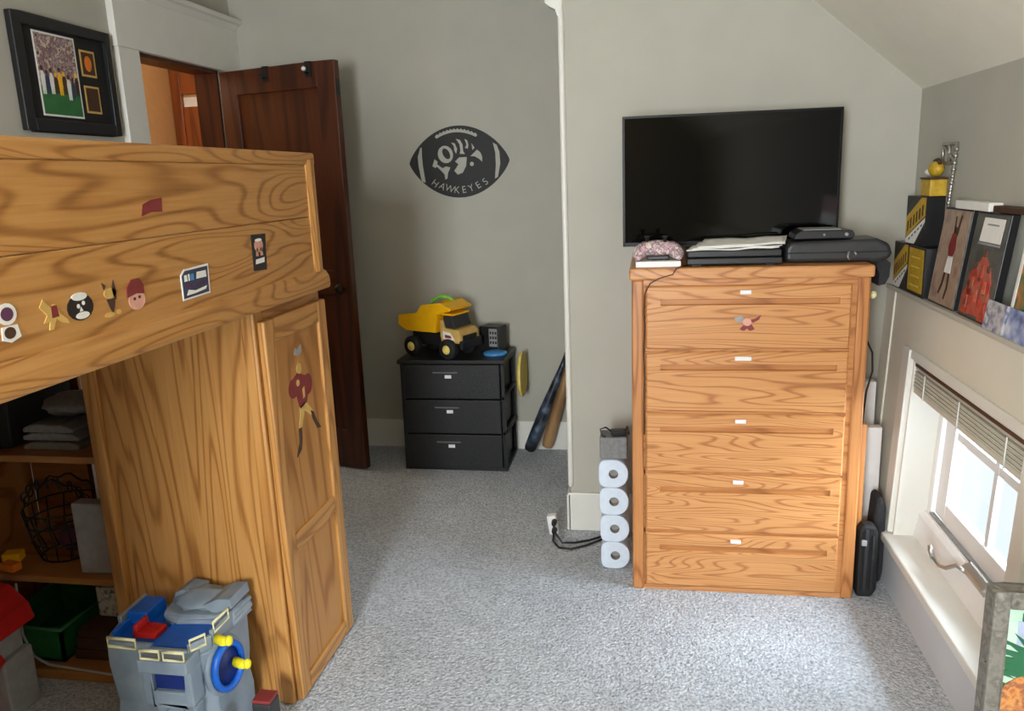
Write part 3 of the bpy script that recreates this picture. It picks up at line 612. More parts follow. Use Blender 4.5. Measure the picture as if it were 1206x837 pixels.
# ================================================================== FOOTBALL EMBLEM
def emblem():
    ox, oz = -1.0, 1.593; k = .000556
    def P(px, py): return ((px-510)*k, (410-py)*k)
    sp = []
    a, b = .2725, .186
    top = [(a*math.cos(math.pi*i/40), ) for i in range(41)]
    out = []
    for i in range(41):
        x = a*math.cos(math.pi*i/40); out.append((x, b*max(0, 1-abs(x/a)**2.0)**.76))
    out += [(x, -z) for x, z in out[-2:0:-1]]
    sp.append(out)
    sp.append([P(*p) for p in ((135, 265), (105, 350), (108, 440), (130, 580), (170, 592), (152, 440), (148, 350), (150, 262))])
    sp.append([P(*p) for p in ((845, 245), (865, 340), (866, 450), (852, 580), (882, 562), (910, 440), (905, 330), (882, 268))])
    # laces
    lc = []
    for i in range(25):
        u = i/24; x = 285+u*415; y = 172-58*(1-(2*u-1)**2)-(7 if i % 2 else -7); lc.append(P(x, y-8))
    for i in range(24, -1, -1):
        u = i/24; x = 300+u*385; y = 188-52*(1-(2*u-1)**2); lc.append(P(x, y))
    sp.append(lc)
    for pol in (((245, 440), (270, 375), (300, 400), (294, 425), (345, 462), (378, 447), (424, 458), (396, 510), (388, 560), (366, 572), (360, 520), (335, 492), (292, 448), (272, 458)),
                ((440, 228), (478, 238), (498, 290), (486, 336), (468, 300), (466, 262)), ((488, 196), (530, 208), (552, 250), (556, 312), (572, 340), (520, 336), (528, 300), (522, 248)),
                ((572, 200), (600, 215), (610, 255), (602, 292), (574, 284), (590, 252)), ((638, 240), (668, 285), (646, 308)),
                ((622, 362), (660, 330), (690, 303), (722, 330), (738, 372), (736, 418), (704, 388), (664, 364)),
                ((470, 405), (512, 368), (588, 368), (578, 450), (542, 512), (492, 528), (458, 492), (502, 432))):
        sp.append([P(*p) for p in pol])
    def el(cx, cy, rx, ry, rotd, n=28):
        r_ = math.radians(rotd); o = []
        for i in range(n):
            t_ = 2*math.pi*i/n; u, v = rx*math.cos(t_), ry*math.sin(t_)
            o.append(P(cx+u*math.cos(r_)-v*math.sin(r_), cy+u*math.sin(r_)+v*math.cos(r_)))
        return o
    sp += [el(380, 336, 74, 82, -20), el(388, 330, 32, 54, -28), el(634, 434, 20, 20, 0)]
    cu = bpy.data.curves.new('emblem', 'CURVE'); cu.dimensions = '2D'; cu.fill_mode = 'BOTH'; cu.extrude = .0012
    for pts in sp:
        s_ = cu.splines.new('POLY'); s_.points.add(len(pts)-1); s_.use_cyclic_u = True
        for q, (x, y) in zip(s_.points, pts): q.co = (x, y, 0, 1)
    # lettering cut along the lower edge
    word = 'HAWKEYES'
    for i, chh in enumerate(word):
        u = (i+.5)/8*2-1; x = u*.158; y = -.098-.050*(1-abs(u)**1.7); tilt = math.atan(.085*u/.158*1.9)
        fc = bpy.data.curves.new('letter', 'FONT'); fc.body = chh; fc.size = .052; fc.align_x = 'CENTER'; fc.align_y = 'CENTER'
        fo = bpy.data.objects.new('letter', fc); C.objects.link(fo); bpy.context.view_layer.update()
        dg = bpy.context.evaluated_depsgraph_get(); cc = fo.evaluated_get(dg).to_curve(dg)
        for s0 in cc.splines:
            pts = []
            bp_ = s0.bezier_points
            if len(bp_):
                nb = len(bp_)
                for q in range(nb):
                    p0, p3 = bp_[q], bp_[(q+1) % nb]
                    straight = (p0.handle_right-p0.co).length < 1e-5 and (p3.handle_left-p3.co).length < 1e-5
                    for f in ([0] if straight else [0, .25, .5, .75]):
                        g = 1-f; pts.append(g**3*p0.co+3*g*g*f*p0.handle_right+3*g*f*f*p3.handle_left+f**3*p3.co)
            else: pts = [Vector(q.co[:3]) for q in s0.points]
            s_ = cu.splines.new('POLY'); s_.points.add(len(pts)-1); s_.use_cyclic_u = True
            for q, p in zip(s_.points, pts):
                px_, py_ = p.x*.95, p.y
                q.co = (x+px_*math.cos(tilt)-py_*math.sin(tilt), y+px_*math.sin(tilt)+py_*math.cos(tilt), 0, 1)
        fo.to_curve_clear() if hasattr(fo, 'to_curve_clear') else None
        bpy.data.objects.remove(fo)
    tmp = bpy.data.objects.new('tmp', cu); C.objects.link(tmp); bpy.context.view_layer.update()
    dg = bpy.context.evaluated_depsgraph_get()
    me = bpy.data.meshes.new_from_object(tmp.evaluated_get(dg)); bpy.data.objects.remove(tmp); bpy.data.curves.remove(cu)
    me.materials.clear(); me.materials.append(BLKMETAL); me.name = 'football_sign'
    o = bpy.data.objects.new('football_sign', me); C.objects.link(o)
    o.location = (ox, YF-.0014, oz); o.rotation_euler = (math.radians(90), 0, 0)
    finish(o, 'black cut-out metal football sign with lettering on the back wall', 'wall sign')
emblem()

# ================================================================== BLACK DRAWER UNIT
DX0, DX1, DY0, DY1, DZ = -1.285, -.735, 3.86, 4.20, .60
du = thing('drawer_unit', (-1.01, 4.03, 0), 'black plastic three-drawer unit against the back wall', 'drawer unit')
cf = MB().box(DX0, DX0+.02, DY0+.012, DY1, .0, DZ-.02).box(DX0+.02, DX1-.02, DY1-.012, DY1, 0, DZ-.02).box(DX0+.02, DX1-.02, DY0+.02, DY1-.012, .0, .02)
for z in (.0, .195, .385, .56): cf.box(DX1-.018, DX1, DY0+.012, DY1, z, z+.02)
cf.box(DX1-.018, DX1, DY0+.012, DY0+.035, .02, .56).box(DX1-.018, DX1, DY1-.025, DY1, .02, .56).box(DX0, DX1, DY0+.012, DY0+.02, .0, .02)
obj('unit_frame', cf, BLACK, du, bevel=.003)
obj('unit_top', B(DX0-.012, DX1+.008, DY0-.004, DY1+.006, DZ-.022, DZ), BLACK, du, bevel=.006)
for z in (.2, .4): obj('grey_rod', MB().tube([(DX1+.002, DY0+.02, z), (DX1+.002, DY1-.03, z)], .005, 6), DGREY, du)
LIP = plain('grey_pull_plastic', (104, 104, 108), .45)
DRW = plain('black_woven_plastic', (30, 30, 32), .45, var=.35, vscale=120, bump=.5)
for z0, z1 in ((.395, .575), (.207, .388), (.022, .200)):
    d = obj('drawer', MB().box(DX0+.022, DX1-.021, DY0-.004, DY1-.02, z0, z1), DRW, du, bevel=.004)
    xc = (DX0+DX1)/2-.03
    obj('pull_lip', MB().box(xc-.065, xc+.065, DY0-.011, DY0-.003, z1-.043, z1-.036), LIP, d, bevel=.002)
    obj('label_tag', MB().box(xc+.015-.017, xc+.015+.017, DY0-.007, DY0-.0035, z1-.07, z1-.053), WHITE, d, label='white label tag')

# toy dump truck
tk = thing('toy_dump_truck', (-1.07, 4.0, DZ), 'yellow toy dump truck on the black drawer unit', 'toy truck')
Xk = Matrix.Translation((-1.085, 4.0, DZ)) @ Matrix.Rotation(math.radians(-24), 4, 'Z')
def K(mb): 
    mb.v = [tuple(Xk @ Vector(p)) for p in mb.v]; return mb
# dump bed: side profile (x forward), open tub
side = [(-.215, .165), (-.21, .215), (-.085, .232), (-.05, .275), (.075, .292), (.135, .262), (.13, .255), (.05, .235), (.03, .135), (-.16, .135)]
bm_ = MB()
for y0, y1 in ((-.095, -.085), (.085, .095)): bm_.prism(side, 'y', y0, y1)
bm_.prism([(-.213, .165), (-.16, .132), (.03, .132), (.05, .235), (.045, .24), (.022, .145), (-.155, .145), (-.2, .17)], 'y', -.085, .085)
bm_.prism([(.04, .225), (.135, .252), (.14, .264), (.075, .29), (.07, .282), (.04, .24)], 'y', -.09, .09)
obj('dump_bed', K(bm_), YEL, tk, bevel=.004)
ch = MB().box(-.15, .19, -.06, .06, .06, .125)
obj('chassis', K(ch), BLACK, tk, bevel=.006)
cab = MB().prism([(.055, .12), (.055, .20), (.075, .20), (.085, .16), (.165, .155), (.185, .135), (.185, .085), (.06, .085)], 'y', -.08, .08)
obj('cab', K(cab), TANP, tk, bevel=.005)
obj('cab_roof', K(MB().box(.06, .14, -.07, .07, .225, .235)), YEL, tk, bevel=.003)
obj('cab_window', K(MB().prism([(.072, .16), (.072, .225), (.128, .225), (.145, .162)], 'y', -.07, .07)), DGREY, tk, bevel=.003)
obj('decal', K(MB().prism([(.075, .105), (.075, .145), (.12, .14), (.15, .10)], 'y', -.083, -.08).prism([(.09, .112), (.09, .128), (.125, .124), (.132, .112)], 'y', -.085, -.083, 1)), [PAPER, MAROON], tk)
obj('bumper', K(MB().box(.18, .20, -.085, .085, .055, .10)), BLACK, tk, bevel=.004)
for wxk in (-.125, .11):
    for s_ in (-1, 1):
        q = MB().lathe([(.0, -.022), (.045, -.022), (.053, -.015), (.053, .015), (.045, .022), (.0, .022)], (wxk, s_*.085, .0535), 'y', 24)
        wh = obj('wheel', K(q), BLACKM, tk)
        h_ = MB().lathe([(.0, -.007), (.016, -.007), (.024, .002), (.024, .006), (0, .006)], (wxk, s_*.085+s_*.024, .0535), 'y', 20)
        obj('hub', K(h_), YELP, wh)
gs = MB().tube([tuple(Xk @ Vector(p)) for p in ((-.055, -.02, .24), (-.03, -.02, .29), (.02, -.02, .315), (.08, -.02, .312), (.10, -.01, .295))], [.006, .009, .010, .009, .005], 8)
obj('toy_hoop', gs, LGREEN, label='lime green curved toy piece in the bed of the yellow truck', cat='toy')
gx = thing('game_box', (-.80, 4.12, DZ), 'small dark box with a printed side right of the toy truck', 'box')
obj('box_body', MB().box(-.89, -.775, 4.06, 4.16, DZ, DZ+.135, X=rotz((-.83, 4.1, 0), -18)), BLACK, gx, bevel=.004)
gp = MB().box(-.828, -.782, 4.055, 4.06, DZ+.03, DZ+.125, X=rotz((-.83, 4.1, 0), -18))
for i in range(9):
    x = -.823+.04*(i % 3)/2.6; z = DZ+.045+.026*(i//3)
    gp.box(x, x+.009, 4.053, 4.0555, z, z+.014, 1, X=rotz((-.83, 4.1, 0), -18))
obj('printed_side', gp, [GREYP, BLACK], gx)
obj('blue_disc', MB().lathe([(0, .0), (.06, .0), (.064, .006), (.06, .013), (.05, .016), (0, .016)], (-.80, 4.0, DZ), n=32), LBLUE, label='light blue disc in front of the dark printed box on the drawer unit', cat='toy')
fz = MB().lathe([(0, .0), (.105, .0), (.118, .008), (.124, .02), (.118, .024), (.108, .012), (0, .010)], (-.688, 4.08, .475), 'x', 40)
obj('yellow_frisbee', fz, YELP, label='yellow disc standing upright behind the right side of the drawer unit', cat='frisbee')
# bats leaning in the alcove corner
def bat(name, p0, p1, mats, grip, lab):
    p0, p1 = Vector(p0), Vector(p1); t_ = thing(name, p0, lab, 'bat', None)
    f = [0, .01, .03, .12, .32, .5, .65, .74]; r_ = [.012, .028, .032, .033, .031, .022, .015, .0135]
    obj('barrel', MB().tube([p0.lerp(p1, q) for q in f], r_, 18), mats, t_)
    obj('grip', MB().tube([p0.lerp(p1, q) for q in (.74, .8, .9, .97)], [.0145, .014, .0135, .014], 14), grip, t_)
    obj('knob', MB().tube([p0.lerp(p1, q) for q in (.97, .975, .99, 1)], [.014, .024, .024, .012], 14), mats, t_)
BATB = mottled('black_bat_print', [(20, 22, 26), (24, 26, 30), (60, 74, 92), (120, 130, 140)], 14, .35)
BATW = wood('wooden_bat', (176, 140, 98), (160, 122, 80), (120, 84, 50), 'z', ring=5)
bat('baseball_bat', (-.655, 4.10, .033), (-.361, 4.12, .76), BATB, BLACKM, 'black patterned baseball bat leaning in the alcove corner')
bat('baseball_bat', (-.565, 4.16, .033), (-.362, 4.17, .74), BATW, BROWN, 'plain wooden baseball bat leaning behind the black patterned bat')

# ================================================================== OUTLET, ROLLS
po = thing('power_outlet', (-.40, 3.15, 0), 'white power outlet block with two black plugs on the carpet by the wall corner', 'outlet')
obj('outlet_block', MB().box(-.425, -.385, 3.14, 3.178, .0, .085, X=rot((-.405, 3.15, 0), -8, 'Y')), WHITE, po, bevel=.005)
for z in (.025, .062): obj('plug', MB().lathe([(0, -.034), (.009, -.034), (.012, -.01), (.012, 0)], (-.402, 3.141, z), 'y', 14), BLACK, po)
obj('power_cord', MB().tube([(-.402, 3.105, .062), (-.39, 3.07, .04), (-.36, 3.05, .008), (-.31, 3.06, .006), (-.25, 3.09, .006), (-.20, 3.13, .006), (-.15, 3.15, .006)], .0045), BLACK, po)
obj('power_cord', MB().tube([(-.402, 3.105, .025), (-.40, 3.06, .01), (-.37, 3.01, .006), (-.32, 3.0, .006), (-.26, 3.04, .006), (-.20, 3.10, .006)], .0045), BLACK, po)
ROLLM = plain('tissue_paper', (214, 226, 240), .9, var=.04, vscale=40, bump=.15); CORE = plain('card_core', (150, 146, 140), .8)
RX, RY, RR = -.132, 2.86, .0555
def roll_prof(n=40):
    o = []
    for i in range(n):
        a = 2*math.pi*i/n; e = 4.5 if math.cos(a) < 0 else 2.2
        c, s_ = math.cos(a), math.sin(a); k = (abs(c)**e+abs(s_)**e)**(-1/e); o.append((c*k*RR, s_*k*RR))
    return o
rp = roll_prof()
tr = thing('toilet_roll', (RX, RY+.05, .001), 'white toilet roll on the carpet, lowest in the stack beside the dresser', 'toilet roll', 'toilet rolls stacked beside the dresser')
rm = MB(); n = len(rp); zc = RR+.001
vs = []
for y in (RY, RY+.1):
    vs += [(RX+x*.96, y, zc+z*.96) for x, z in rp] if False else [(RX+x, y, zc+z) for x, z in rp]
    vs += [(RX+.018*math.cos(2*math.pi*i/n), y, zc+.018*math.sin(2*math.pi*i/n)) for i in range(n)]
fs = []
for i in range(n):
    j = (i+1) % n; fs += [(i, j, n+j, n+i), (2*n+i, 2*n+j, 3*n+j, 3*n+i), (i, j, 2*n+j, 2*n+i)]
rm.add(vs, fs, 0)
obj('paper', rm, ROLLM, tr, bevel=.004)
obj('core', MB().lathe([(.0185, .001), (.0185, .099)], (RX, RY, zc), 'y', 24).lathe([(0, .03), (.018, .03)], (RX, RY, zc), 'y', 24), CORE, tr, label='grey cardboard core')
for k, nm in ((1, 'second from the floor'), (2, 'third from the floor'), (3, 'topmost under the grey box')):
    dup(tr, (-.0015*k, 0, .1115*k), label='white toilet roll in the stack beside the dresser, '+nm)
zt = .001+.1115*4
obj('grey_box', MB().box(-.188, -.085, 2.87, 2.97, zt, zt+.085), GREYC, bevel=.006, label='grey cloth covered box on top of the toilet roll stack', cat='box')
ad_ = thing('black_adapter', (-.12, 2.9, zt+.085), 'black adapter with looped cable on the grey box beside the dresser', 'adapter')
obj('adapter_body', MB().box(-.145, -.09, 2.885, 2.925, zt+.085, zt+.108, X=rotz((-.11, 2.9, 0), 12)), BLACK, ad_, bevel=.005)
for pts_ in ([(-.14, 2.9, zt+.098), (-.165, 2.89, zt+.12), (-.185, 2.88, zt+.115), (-.178, 2.875, zt+.092), (-.165, 2.87, zt+.09)], [(-.095, 2.9, zt+.1), (-.085, 2.89, zt+.125), (-.078, 2.885, zt+.095)]): obj('adapter_cable', MB().tube(pts_, .0035), BLACK, ad_)

# ================================================================== DRESSER
XA, XE, YD = -.062, .706, 2.72
ds = thing('dresser', (.32, 2.96, 0), 'tall five-drawer oak dresser against the back wall under the television', 'dresser')
obj('side_panel', MB().box(XA, XA+.02, YD+.02, 3.185, 0, 1.148), DR_Z, ds)
obj('side_panel', MB().box(XE-.02, XE, YD+.02, 3.185, 0, 1.148), DR_Z, ds)
obj('back_panel', MB().box(XA+.02, XE-.02, 3.17, 3.185, .02, 1.148), DR_Z, ds)
obj('dresser_top', B(XA-.008, XE+.008, YD-.012, 3.19, 1.145, 1.185), DR_X, ds, bevel=.008, seg=3)
obj('face_stile', B(XA, XA+.04, YD-.002, YD+.022, 0, 1.146), DR_Z, ds, bevel=.006)
obj('face_stile', B(XE-.04, XE, YD-.002, YD+.022, 0, 1.146), DR_Z, ds, bevel=.006)
fr_ = MB().box(XA+.04, XE-.04, YD+.003, YD+.022, 1.125, 1.146)
for z in (.902, .68, .457, .232): fr_.box(XA+.04, XE-.04, YD+.008, YD+.022, z-.008, z+.006)
fr_.box(XA+.04, XE-.04, YD+.002, YD+.022, 0, .018)
obj('face_rail', fr_, DR_X, ds)
for a, b, c in ((XE-.056, XE-.04, .004), (XA+.04, XA+.046, .008)): obj('inner_strip', MB().box(a, b, YD+c, YD+.022, .018, 1.125), DR_DK, ds)
def slot_front(x0, x1, z0, z1, y0, y1, sx0, sx1, sz0, sz1, depth):
    mb = MB()
    ch_ = .006
    O = [(x0+ch_, z0+ch_), (x1-ch_, z0+ch_), (x1-ch_, z1-ch_), (x0+ch_, z1-ch_)]
    E_ = [(x0, z0), (x1, z0), (x1, z1), (x0, z1)]; I = [(sx0, sz0), (sx1, sz0), (sx1, sz1), (sx0, sz1)]
    J = [(sx0, sz0+.003), (sx1, sz0+.003), (sx1, sz1-.003), (sx0, sz1-.003)]
    vs = [(x, y0, z) for x, z in O]+[(x, y0+ch_, z) for x, z in E_]+[(x, y1, z) for x, z in E_]+[(x, y0, z) for x, z in I]+[(x, y0+depth, z) for x, z in J]
    fs = []
    for i in range(4):
        j = (i+1) % 4
        fs += [(i, j, 12+j, 12+i), (i, j, 4+j, 4+i), (4+i, 4+j, 8+j, 8+i)]
    fs.append((8, 9, 10, 11)); mb.add(vs, fs, 0)
    f2 = []
    mb.add(vs[12:20], [(0, 1, 5, 4), (1, 2, 6, 5), (2, 3, 7, 6), (3, 0, 4, 7), (4, 5, 6, 7)], 1)
    return mb
dz = [(.906, 1.124), (.684, .898), (.461, .676), (.236, .453), (.02, .228)]
for i, (z0, z1) in enumerate(dz):
    DRm = wood('dresser_drawer_oak', (210, 154, 98), (200, 138, 82), (156, 96, 52), 'x', ring=17+i*1.3, cross=13, alongs=1.0+.15*i, off=(i*3.1, 1, i*1.7))
    d = obj('drawer', slot_front(XA+.047, XE-.057, z0, z1, YD-.006, YD+.015, .035, .612, z1-.066, z1-.045, .009), [DRm, DR_DK], ds)
    lx = .313-.003*i; lw_ = .055 if i == 1 else .036
    obj('drawer_latch', MB().box(lx-lw_/2, lx+lw_/2, YD-.012, YD-.0062, z1-.03, z1-.016), WHITE, d, bevel=.002, label='small white latch')
    if i == 0:
        wg = [([(.318, 1.005), (.30, 1.022), (.278, 1.014), (.282, 1.004), (.30, .998)], 2, 0), ([(.322, 1.005), (.345, 1.012), (.365, 1.024), (.358, 1.008), (.34, .998)], 0, 0), (circ(.32, 1.0, .014, .013), 1, 1), ([(.296, .976), (.31, .992), (.335, .992), (.345, .976), (.33, .97), (.32, .978), (.31, .97)], 0, 0)]
        sticker(wg, d, 'small winged red sticker', plane='y', base=YD-.0065, mats=[MAROON, SKINP, GREYP])
obj('hook_knob', MB().lathe([(0, .0), (.006, .0), (.006, .018), (.013, .022), (.014, .032), (.008, .038), (0, .038)], (XE, 2.80, 1.075), 'x', 18), CREAM, ds, label='cream knob on the right side')
obj('hook_peg', MB().box(XE, XE+.01, 2.79, 2.81, .985, 1.03), DR_Z, ds, bevel=.003)
obj('charger_cable', MB().tube([(.125, 2.765, 1.1875), (.10, 2.72, 1.1885), (.085, 2.7035, 1.184), (.075, 2.7055, 1.165), (.03, 2.7055, 1.152), (.0, 2.710, 1.135), (-.018, 2.7125, 1.10), (-.021, 2.7125, 1.04), (-.018, 2.7125, .97), (-.023, 2.7125, .90), (-.018, 2.7125, .8), (-.022, 2.7125, .70), (-.02, 2.7125, .60)], .0022, 6), BROWN, label='thin dark cord hanging from the dresser top down its left edge', cat='cable')

# ================================================================== THINGS ON THE DRESSER
tv = thing('television', (.275, 3.0, 1.185), 'black flat screen television standing on the oak dresser', 'television')
Xt = Matrix.Translation((.278, 2.99, 0)) @ Matrix.Rotation(math.radians(3.2), 4, 'Z')
hw = .377
obj('tv_housing', MB().box(-hw, hw, -.010, .012, 1.238, 1.696, X=Xt).box(-.25, .25, .012, .05, 1.28, 1.60, X=Xt), BLACK, tv, bevel=.004)
obj('bezel', MB().box(-hw, -hw+.008, -.014, -.009, 1.238, 1.696, X=Xt).box(hw-.008, hw, -.014, -.009, 1.238, 1.696, X=Xt).box(-hw, hw, -.014, -.009, 1.688, 1.696, X=Xt).box(-hw, hw, -.014, -.009, 1.238, 1.252, X=Xt), BEZEL, tv)
obj('screen', MB().box(-hw+.008, hw-.008, -.0125, -.0095, 1.252, 1.688, X=Xt), SCREEN, tv)
obj('stand', MB().box(-.03, .03, .0, .03, 1.195, 1.25, X=Xt).box(-.14, .12, -.025, .12, 1.186, 1.197, X=Xt), BLACK, tv, bevel=.003)
# game case + controller
obj('game_case', MB().box(-.05, .10, 2.735, 2.86, 1.186, 1.206, X=rotz((.03, 2.8, 0), 2)), WHITE, bevel=.002, label='white case lying under the patterned game controller on the dresser', cat='case')
FLOR = mottled('pink_camouflage', [(150, 110, 130), (226, 190, 200), (120, 100, 96), (238, 220, 224), (206, 186, 110)], 55, .4, 3)
gc = thing('game_controller', (.027, 2.8, 1.2065), 'pink and white patterned game controller on the white case', 'game controller')
gm_ = MB().ell((.027, 2.80, 1.245), (.068, .042, .028))
for s_ in (-1, 1): gm_.tube([(.027+s_*.04, 2.805, 1.245), (.027+s_*.058, 2.785, 1.236), (.027+s_*.068, 2.762, 1.226), (.027+s_*.068, 2.745, 1.22)], [.026, .025, .019, .012], 14).ell((.027+s_*.068, 2.745, 1.22), (.0125, .012, .012))
obj('controller_shell', gm_, FLOR, gc)
obj('underside', MB().box(-.01, .065, 2.77, 2.82, 1.2067, 1.222), BLACK, gc, bevel=.004)
for x, y in ((-.01, 2.80), (.05, 2.785)): obj('thumbstick', MB().lathe([(0, .0), (.006, 0), (.006, .014), (.010, .016), (.010, .021), (0, .019)], (x, y, 1.267), n=16), BLACK, gc)
gcon = thing('game_console', (.275, 2.84, 1.185), 'slim black game console under white papers on the dresser', 'console')
obj('console_body', MB().box(.122, .432, 2.745, 2.945, 1.19, 1.212).box(.124, .43, 2.75, 2.945, 1.214, 1.237), BLACK, gcon, bevel=.004)
obj('console_foot', MB().box(.14, .17, 2.76, 2.93, 1.1855, 1.19).box(.38, .41, 2.76, 2.93, 1.1855, 1.19), DGREY, gcon)
pg = MB()
for k in range(3):
    N_ = 12; M_ = 6; vs = []; q = random.Random(20+k)
    for j in range(M_+1):
        for i in range(N_+1):
            u, v = i/N_, j/M_
            x = .12+.02*k+(.30-.01*k)*u+.03*v; y = 2.75+.15*v+.006*k; z = 1.239+.005*k+.010*v*(k+1)/2+.012*mnoise.noise(Vector((u*3+k*7, v*2, k)))*u+.006*u
            vs.append((x, y, z))
    fs = [(j*(N_+1)+i, j*(N_+1)+i+1, (j+1)*(N_+1)+i+1, (j+1)*(N_+1)+i) for j in range(M_) for i in range(N_)]
    nb = len(vs); allv = vs+[(x, y, z-.002) for x, y, z in vs]; af = fs+[tuple(nb+t_ for t_ in f[::-1]) for f in fs]
    pg.add(allv, af, 0, True)
    edge = [i for i in range(N_+1)]+[j*(N_+1)+N_ for j in range(1, M_+1)]+[M_*(N_+1)+i for i in range(N_-1, -1, -1)]+[j*(N_+1) for j in range(M_-1, 0, -1)]
    pg.add(allv, [(edge[i], edge[(i+1) % len(edge)], nb+edge[(i+1) % len(edge)], nb+edge[i]) for i in range(len(edge))], 0)
obj('paper_sheets', pg, PAPER, label='crumpled white paper sheets lying on the game console', cat='papers')
cs_ = thing('soft_case', (.615, 2.95, 1.185), 'dark grey zipped carry case at the right end of the dresser top', 'carry case')
cm_ = MB().prism([(.452, 1.187), (.74, 1.187), (.775, 1.195), (.782, 1.215), (.772, 1.245), (.735, 1.262), (.46, 1.255), (.447, 1.235), (.447, 1.20)], 'y', 2.78, 2.945)
obj('case_shell', cm_, DGREY, cs_, bevel=.014, seg=3)
obj('zip_seam', MB().box(.452, .775, 2.777, 2.782, 1.218, 1.222), BLACKM, cs_)
obj('zip_pull', MB().tube([(.645, 2.775, 1.222), (.64, 2.77, 1.205), (.648, 2.77, 1.196)], .004, 8).tube([(.662, 2.775, 1.222), (.668, 2.77, 1.21)], .004, 8), CHROME, cs_)
obj('case_flap', MB().prism([(.72, 1.1865), (.72, 1.1875), (.775, 1.19), (.792, 1.175), (.79, 1.13), (.778, 1.105), (.757, 1.10), (.758, 1.14), (.745, 1.17)], 'y', 2.83, 3.0), DGREY2, cs_, bevel=.004)
mx_ = thing('black_media_box', (.57, 2.9, 1.262), 'small black media player on top of the zipped carry case', 'media player')
obj('player_body', MB().prism([(.475, 1.263), (.66, 1.263), (.668, 1.275), (.66, 1.29), (.50, 1.292), (.48, 1.28)], 'y', 2.80, 2.93), BLACK, mx_, bevel=.003)
obj('player_top', MB().box(.505, .625, 2.81, 2.92, 1.292, 1.2945), GREYP, mx_)
obj('player_button', MB().lathe([(0, -.003), (.006, -.003), (.006, .002)], (.64, 2.80, 1.277), 'y', 12).lathe([(0, -.002), (.004, -.002), (.004, .002)], (.57, 2.80, 1.277), 'y', 12), GREYP, mx_)

# ================================================================== GAP RIGHT OF THE DRESSER
obj('white_board', MB().box(.775, .843, 3.09, 3.13, .0, .70), WHITE, bevel=.004, label='tall white board standing in the gap right of the dresser, farther of two', cat='board')
obj('white_board', MB().box(.752, .838, 2.96, 3.0, .0, .56), WHITE, bevel=.004, label='shorter white board standing in the gap right of the dresser, nearer of two', cat='board')
obj('wood_lath', MB().box(.715, .742, 2.80, 2.82, 0, .62, X=rot((.72, 2.8, 0), 0, 'Y')), DR_Z, bevel=.002, label='thin wooden lath standing against the right side of the dresser', cat='lath')
tb = thing('tripod_bag', (.755, 2.78, 0), 'black folded bag standing on the carpet beside the dresser', 'bag')
obj('bag_body', MB().prism([(.722, 0), (.775, 0), (.79, .03), (.786, .24), (.775, .27), (.735, .275), (.722, .25)], 'y', 2.735, 2.79), BLACKM, tb, bevel=.01)
obj('bag_strap', MB().box(.74, .752, 2.728, 2.734, .02, .26).box(.765, .772, 2.728, 2.734, .03, .24), DGREY2, tb, bevel=.002)
obj('bag_buckle', MB().box(.728, .746, 2.724, 2.735, .20, .222), GREYP, tb, bevel=.003)
obj('dark_bag', MB().prism([(.795, 0), (.832, .004), (.838, .05), (.836, .29), (.82, .34), (.80, .33), (.792, .2)], 'y', 2.84, 2.93), DGREY2, bevel=.012, label='charcoal cloth bag squeezed between the dresser and the side wall', cat='bag')
obj('black_cable', MB().tube([(.722, 2.93, 1.02), (.742, 2.92, .92), (.775, 2.92, .85), (.782, 2.93, .78), (.768, 2.94, .70), (.762, 2.945, .58)], .0035, 8), BLACK, label='black cable hanging beside the right side of the dresser', cat='cable')

# ================================================================== LEDGE
ZL = 1.0565
def boxed(name, c, ang, s1, s2, h, z, mats, lab):
    """card box: face A turned to the room's near-left, face B to the near-right"""
    t_ = thing(name, (c[0], c[1], z), lab, 'box')
    X = Matrix.Translation((c[0], c[1], z)) @ Matrix.Rotation(math.radians(ang), 4, 'Z')
    obj('carton', MB().box(-s1/2, s1/2, -s2/2, s2/2, 0, h, X=X), mats[0], t_, bevel=.001, seg=1)
    y = -s2/2
    def fr(poly, m, l): 
        mbx.prism([(u*s1/2*.96, v*h) for u, v in poly], 'y', y-.0006-.0004*l, y+.0005, m, X=X)
    mbx = MB()
    fr([(-1, .12), (-1, .55), (.55, .98), (1, .98), (1, .62)], 0, 0); fr([(-1, .02), (-1, .10), (1, .58), (1, .50), (.0, .02)], 1, 0)
    fr([(-1, .8), (-1, .97), (-.2, .97)], 2, 0)
    for i in range(5): fr([(-.62+.3*i, .075+.075*i), (-.62+.3*i, .115+.075*i), (-.45+.3*i, .155+.075*i), (-.45+.3*i, .115+.075*i)], 2, 1)
    for i in range(6): fr([(-.85+.3*i, .24+.07*i), (-.85+.3*i, .46+.07*i), (-.70+.3*i, .50+.07*i), (-.70+.3*i, .28+.07*i)], 3, 1)
    obj('front_print', mbx, [GOLD, PAPER, BLACK, BROWN], t_)
    if mats[1]:
        obj('side_print', MB().box(s1/2-.0004, s1/2+.0008, -s2/2*.92, s2/2*.92, h*.05, h*.97, X=X), mats[1], t_)
    return t_
boxed('figure_box', (.912, 3.085, ZL), -58, .085, .085, .165, ZL, (BLACK, GOLD), 'gold sided black collectible box on the ledge corner, lower of two stacked')
C_ = ORG
ledge_box = [o for o in bpy.data.objects if o.name.startswith('figure_box')]
for o in ledge_box:
    for c in list(o.children): bpy.data.objects.remove(c)
    bpy.data.objects.remove(o)
boxed('figure_box', (.9275, 3.07, ZL), -90, .16, .072, .165, ZL, (BLACK, None), 'black and gold striped box at the far end of the ledge, bottom row')
t_ = thing('figure_box', (.9275, 2.895, ZL), 'plain gold faced box on the ledge, right of the striped box in the bottom row', 'box')
obj('carton', MB().box(.892, .963, 2.812, 2.98, ZL, ZL+.165), BLACK, t_, bevel=.001, seg=1)
gm2 = MB().box(.8912, .8925, 2.825, 2.978, ZL+.012, ZL+.158)
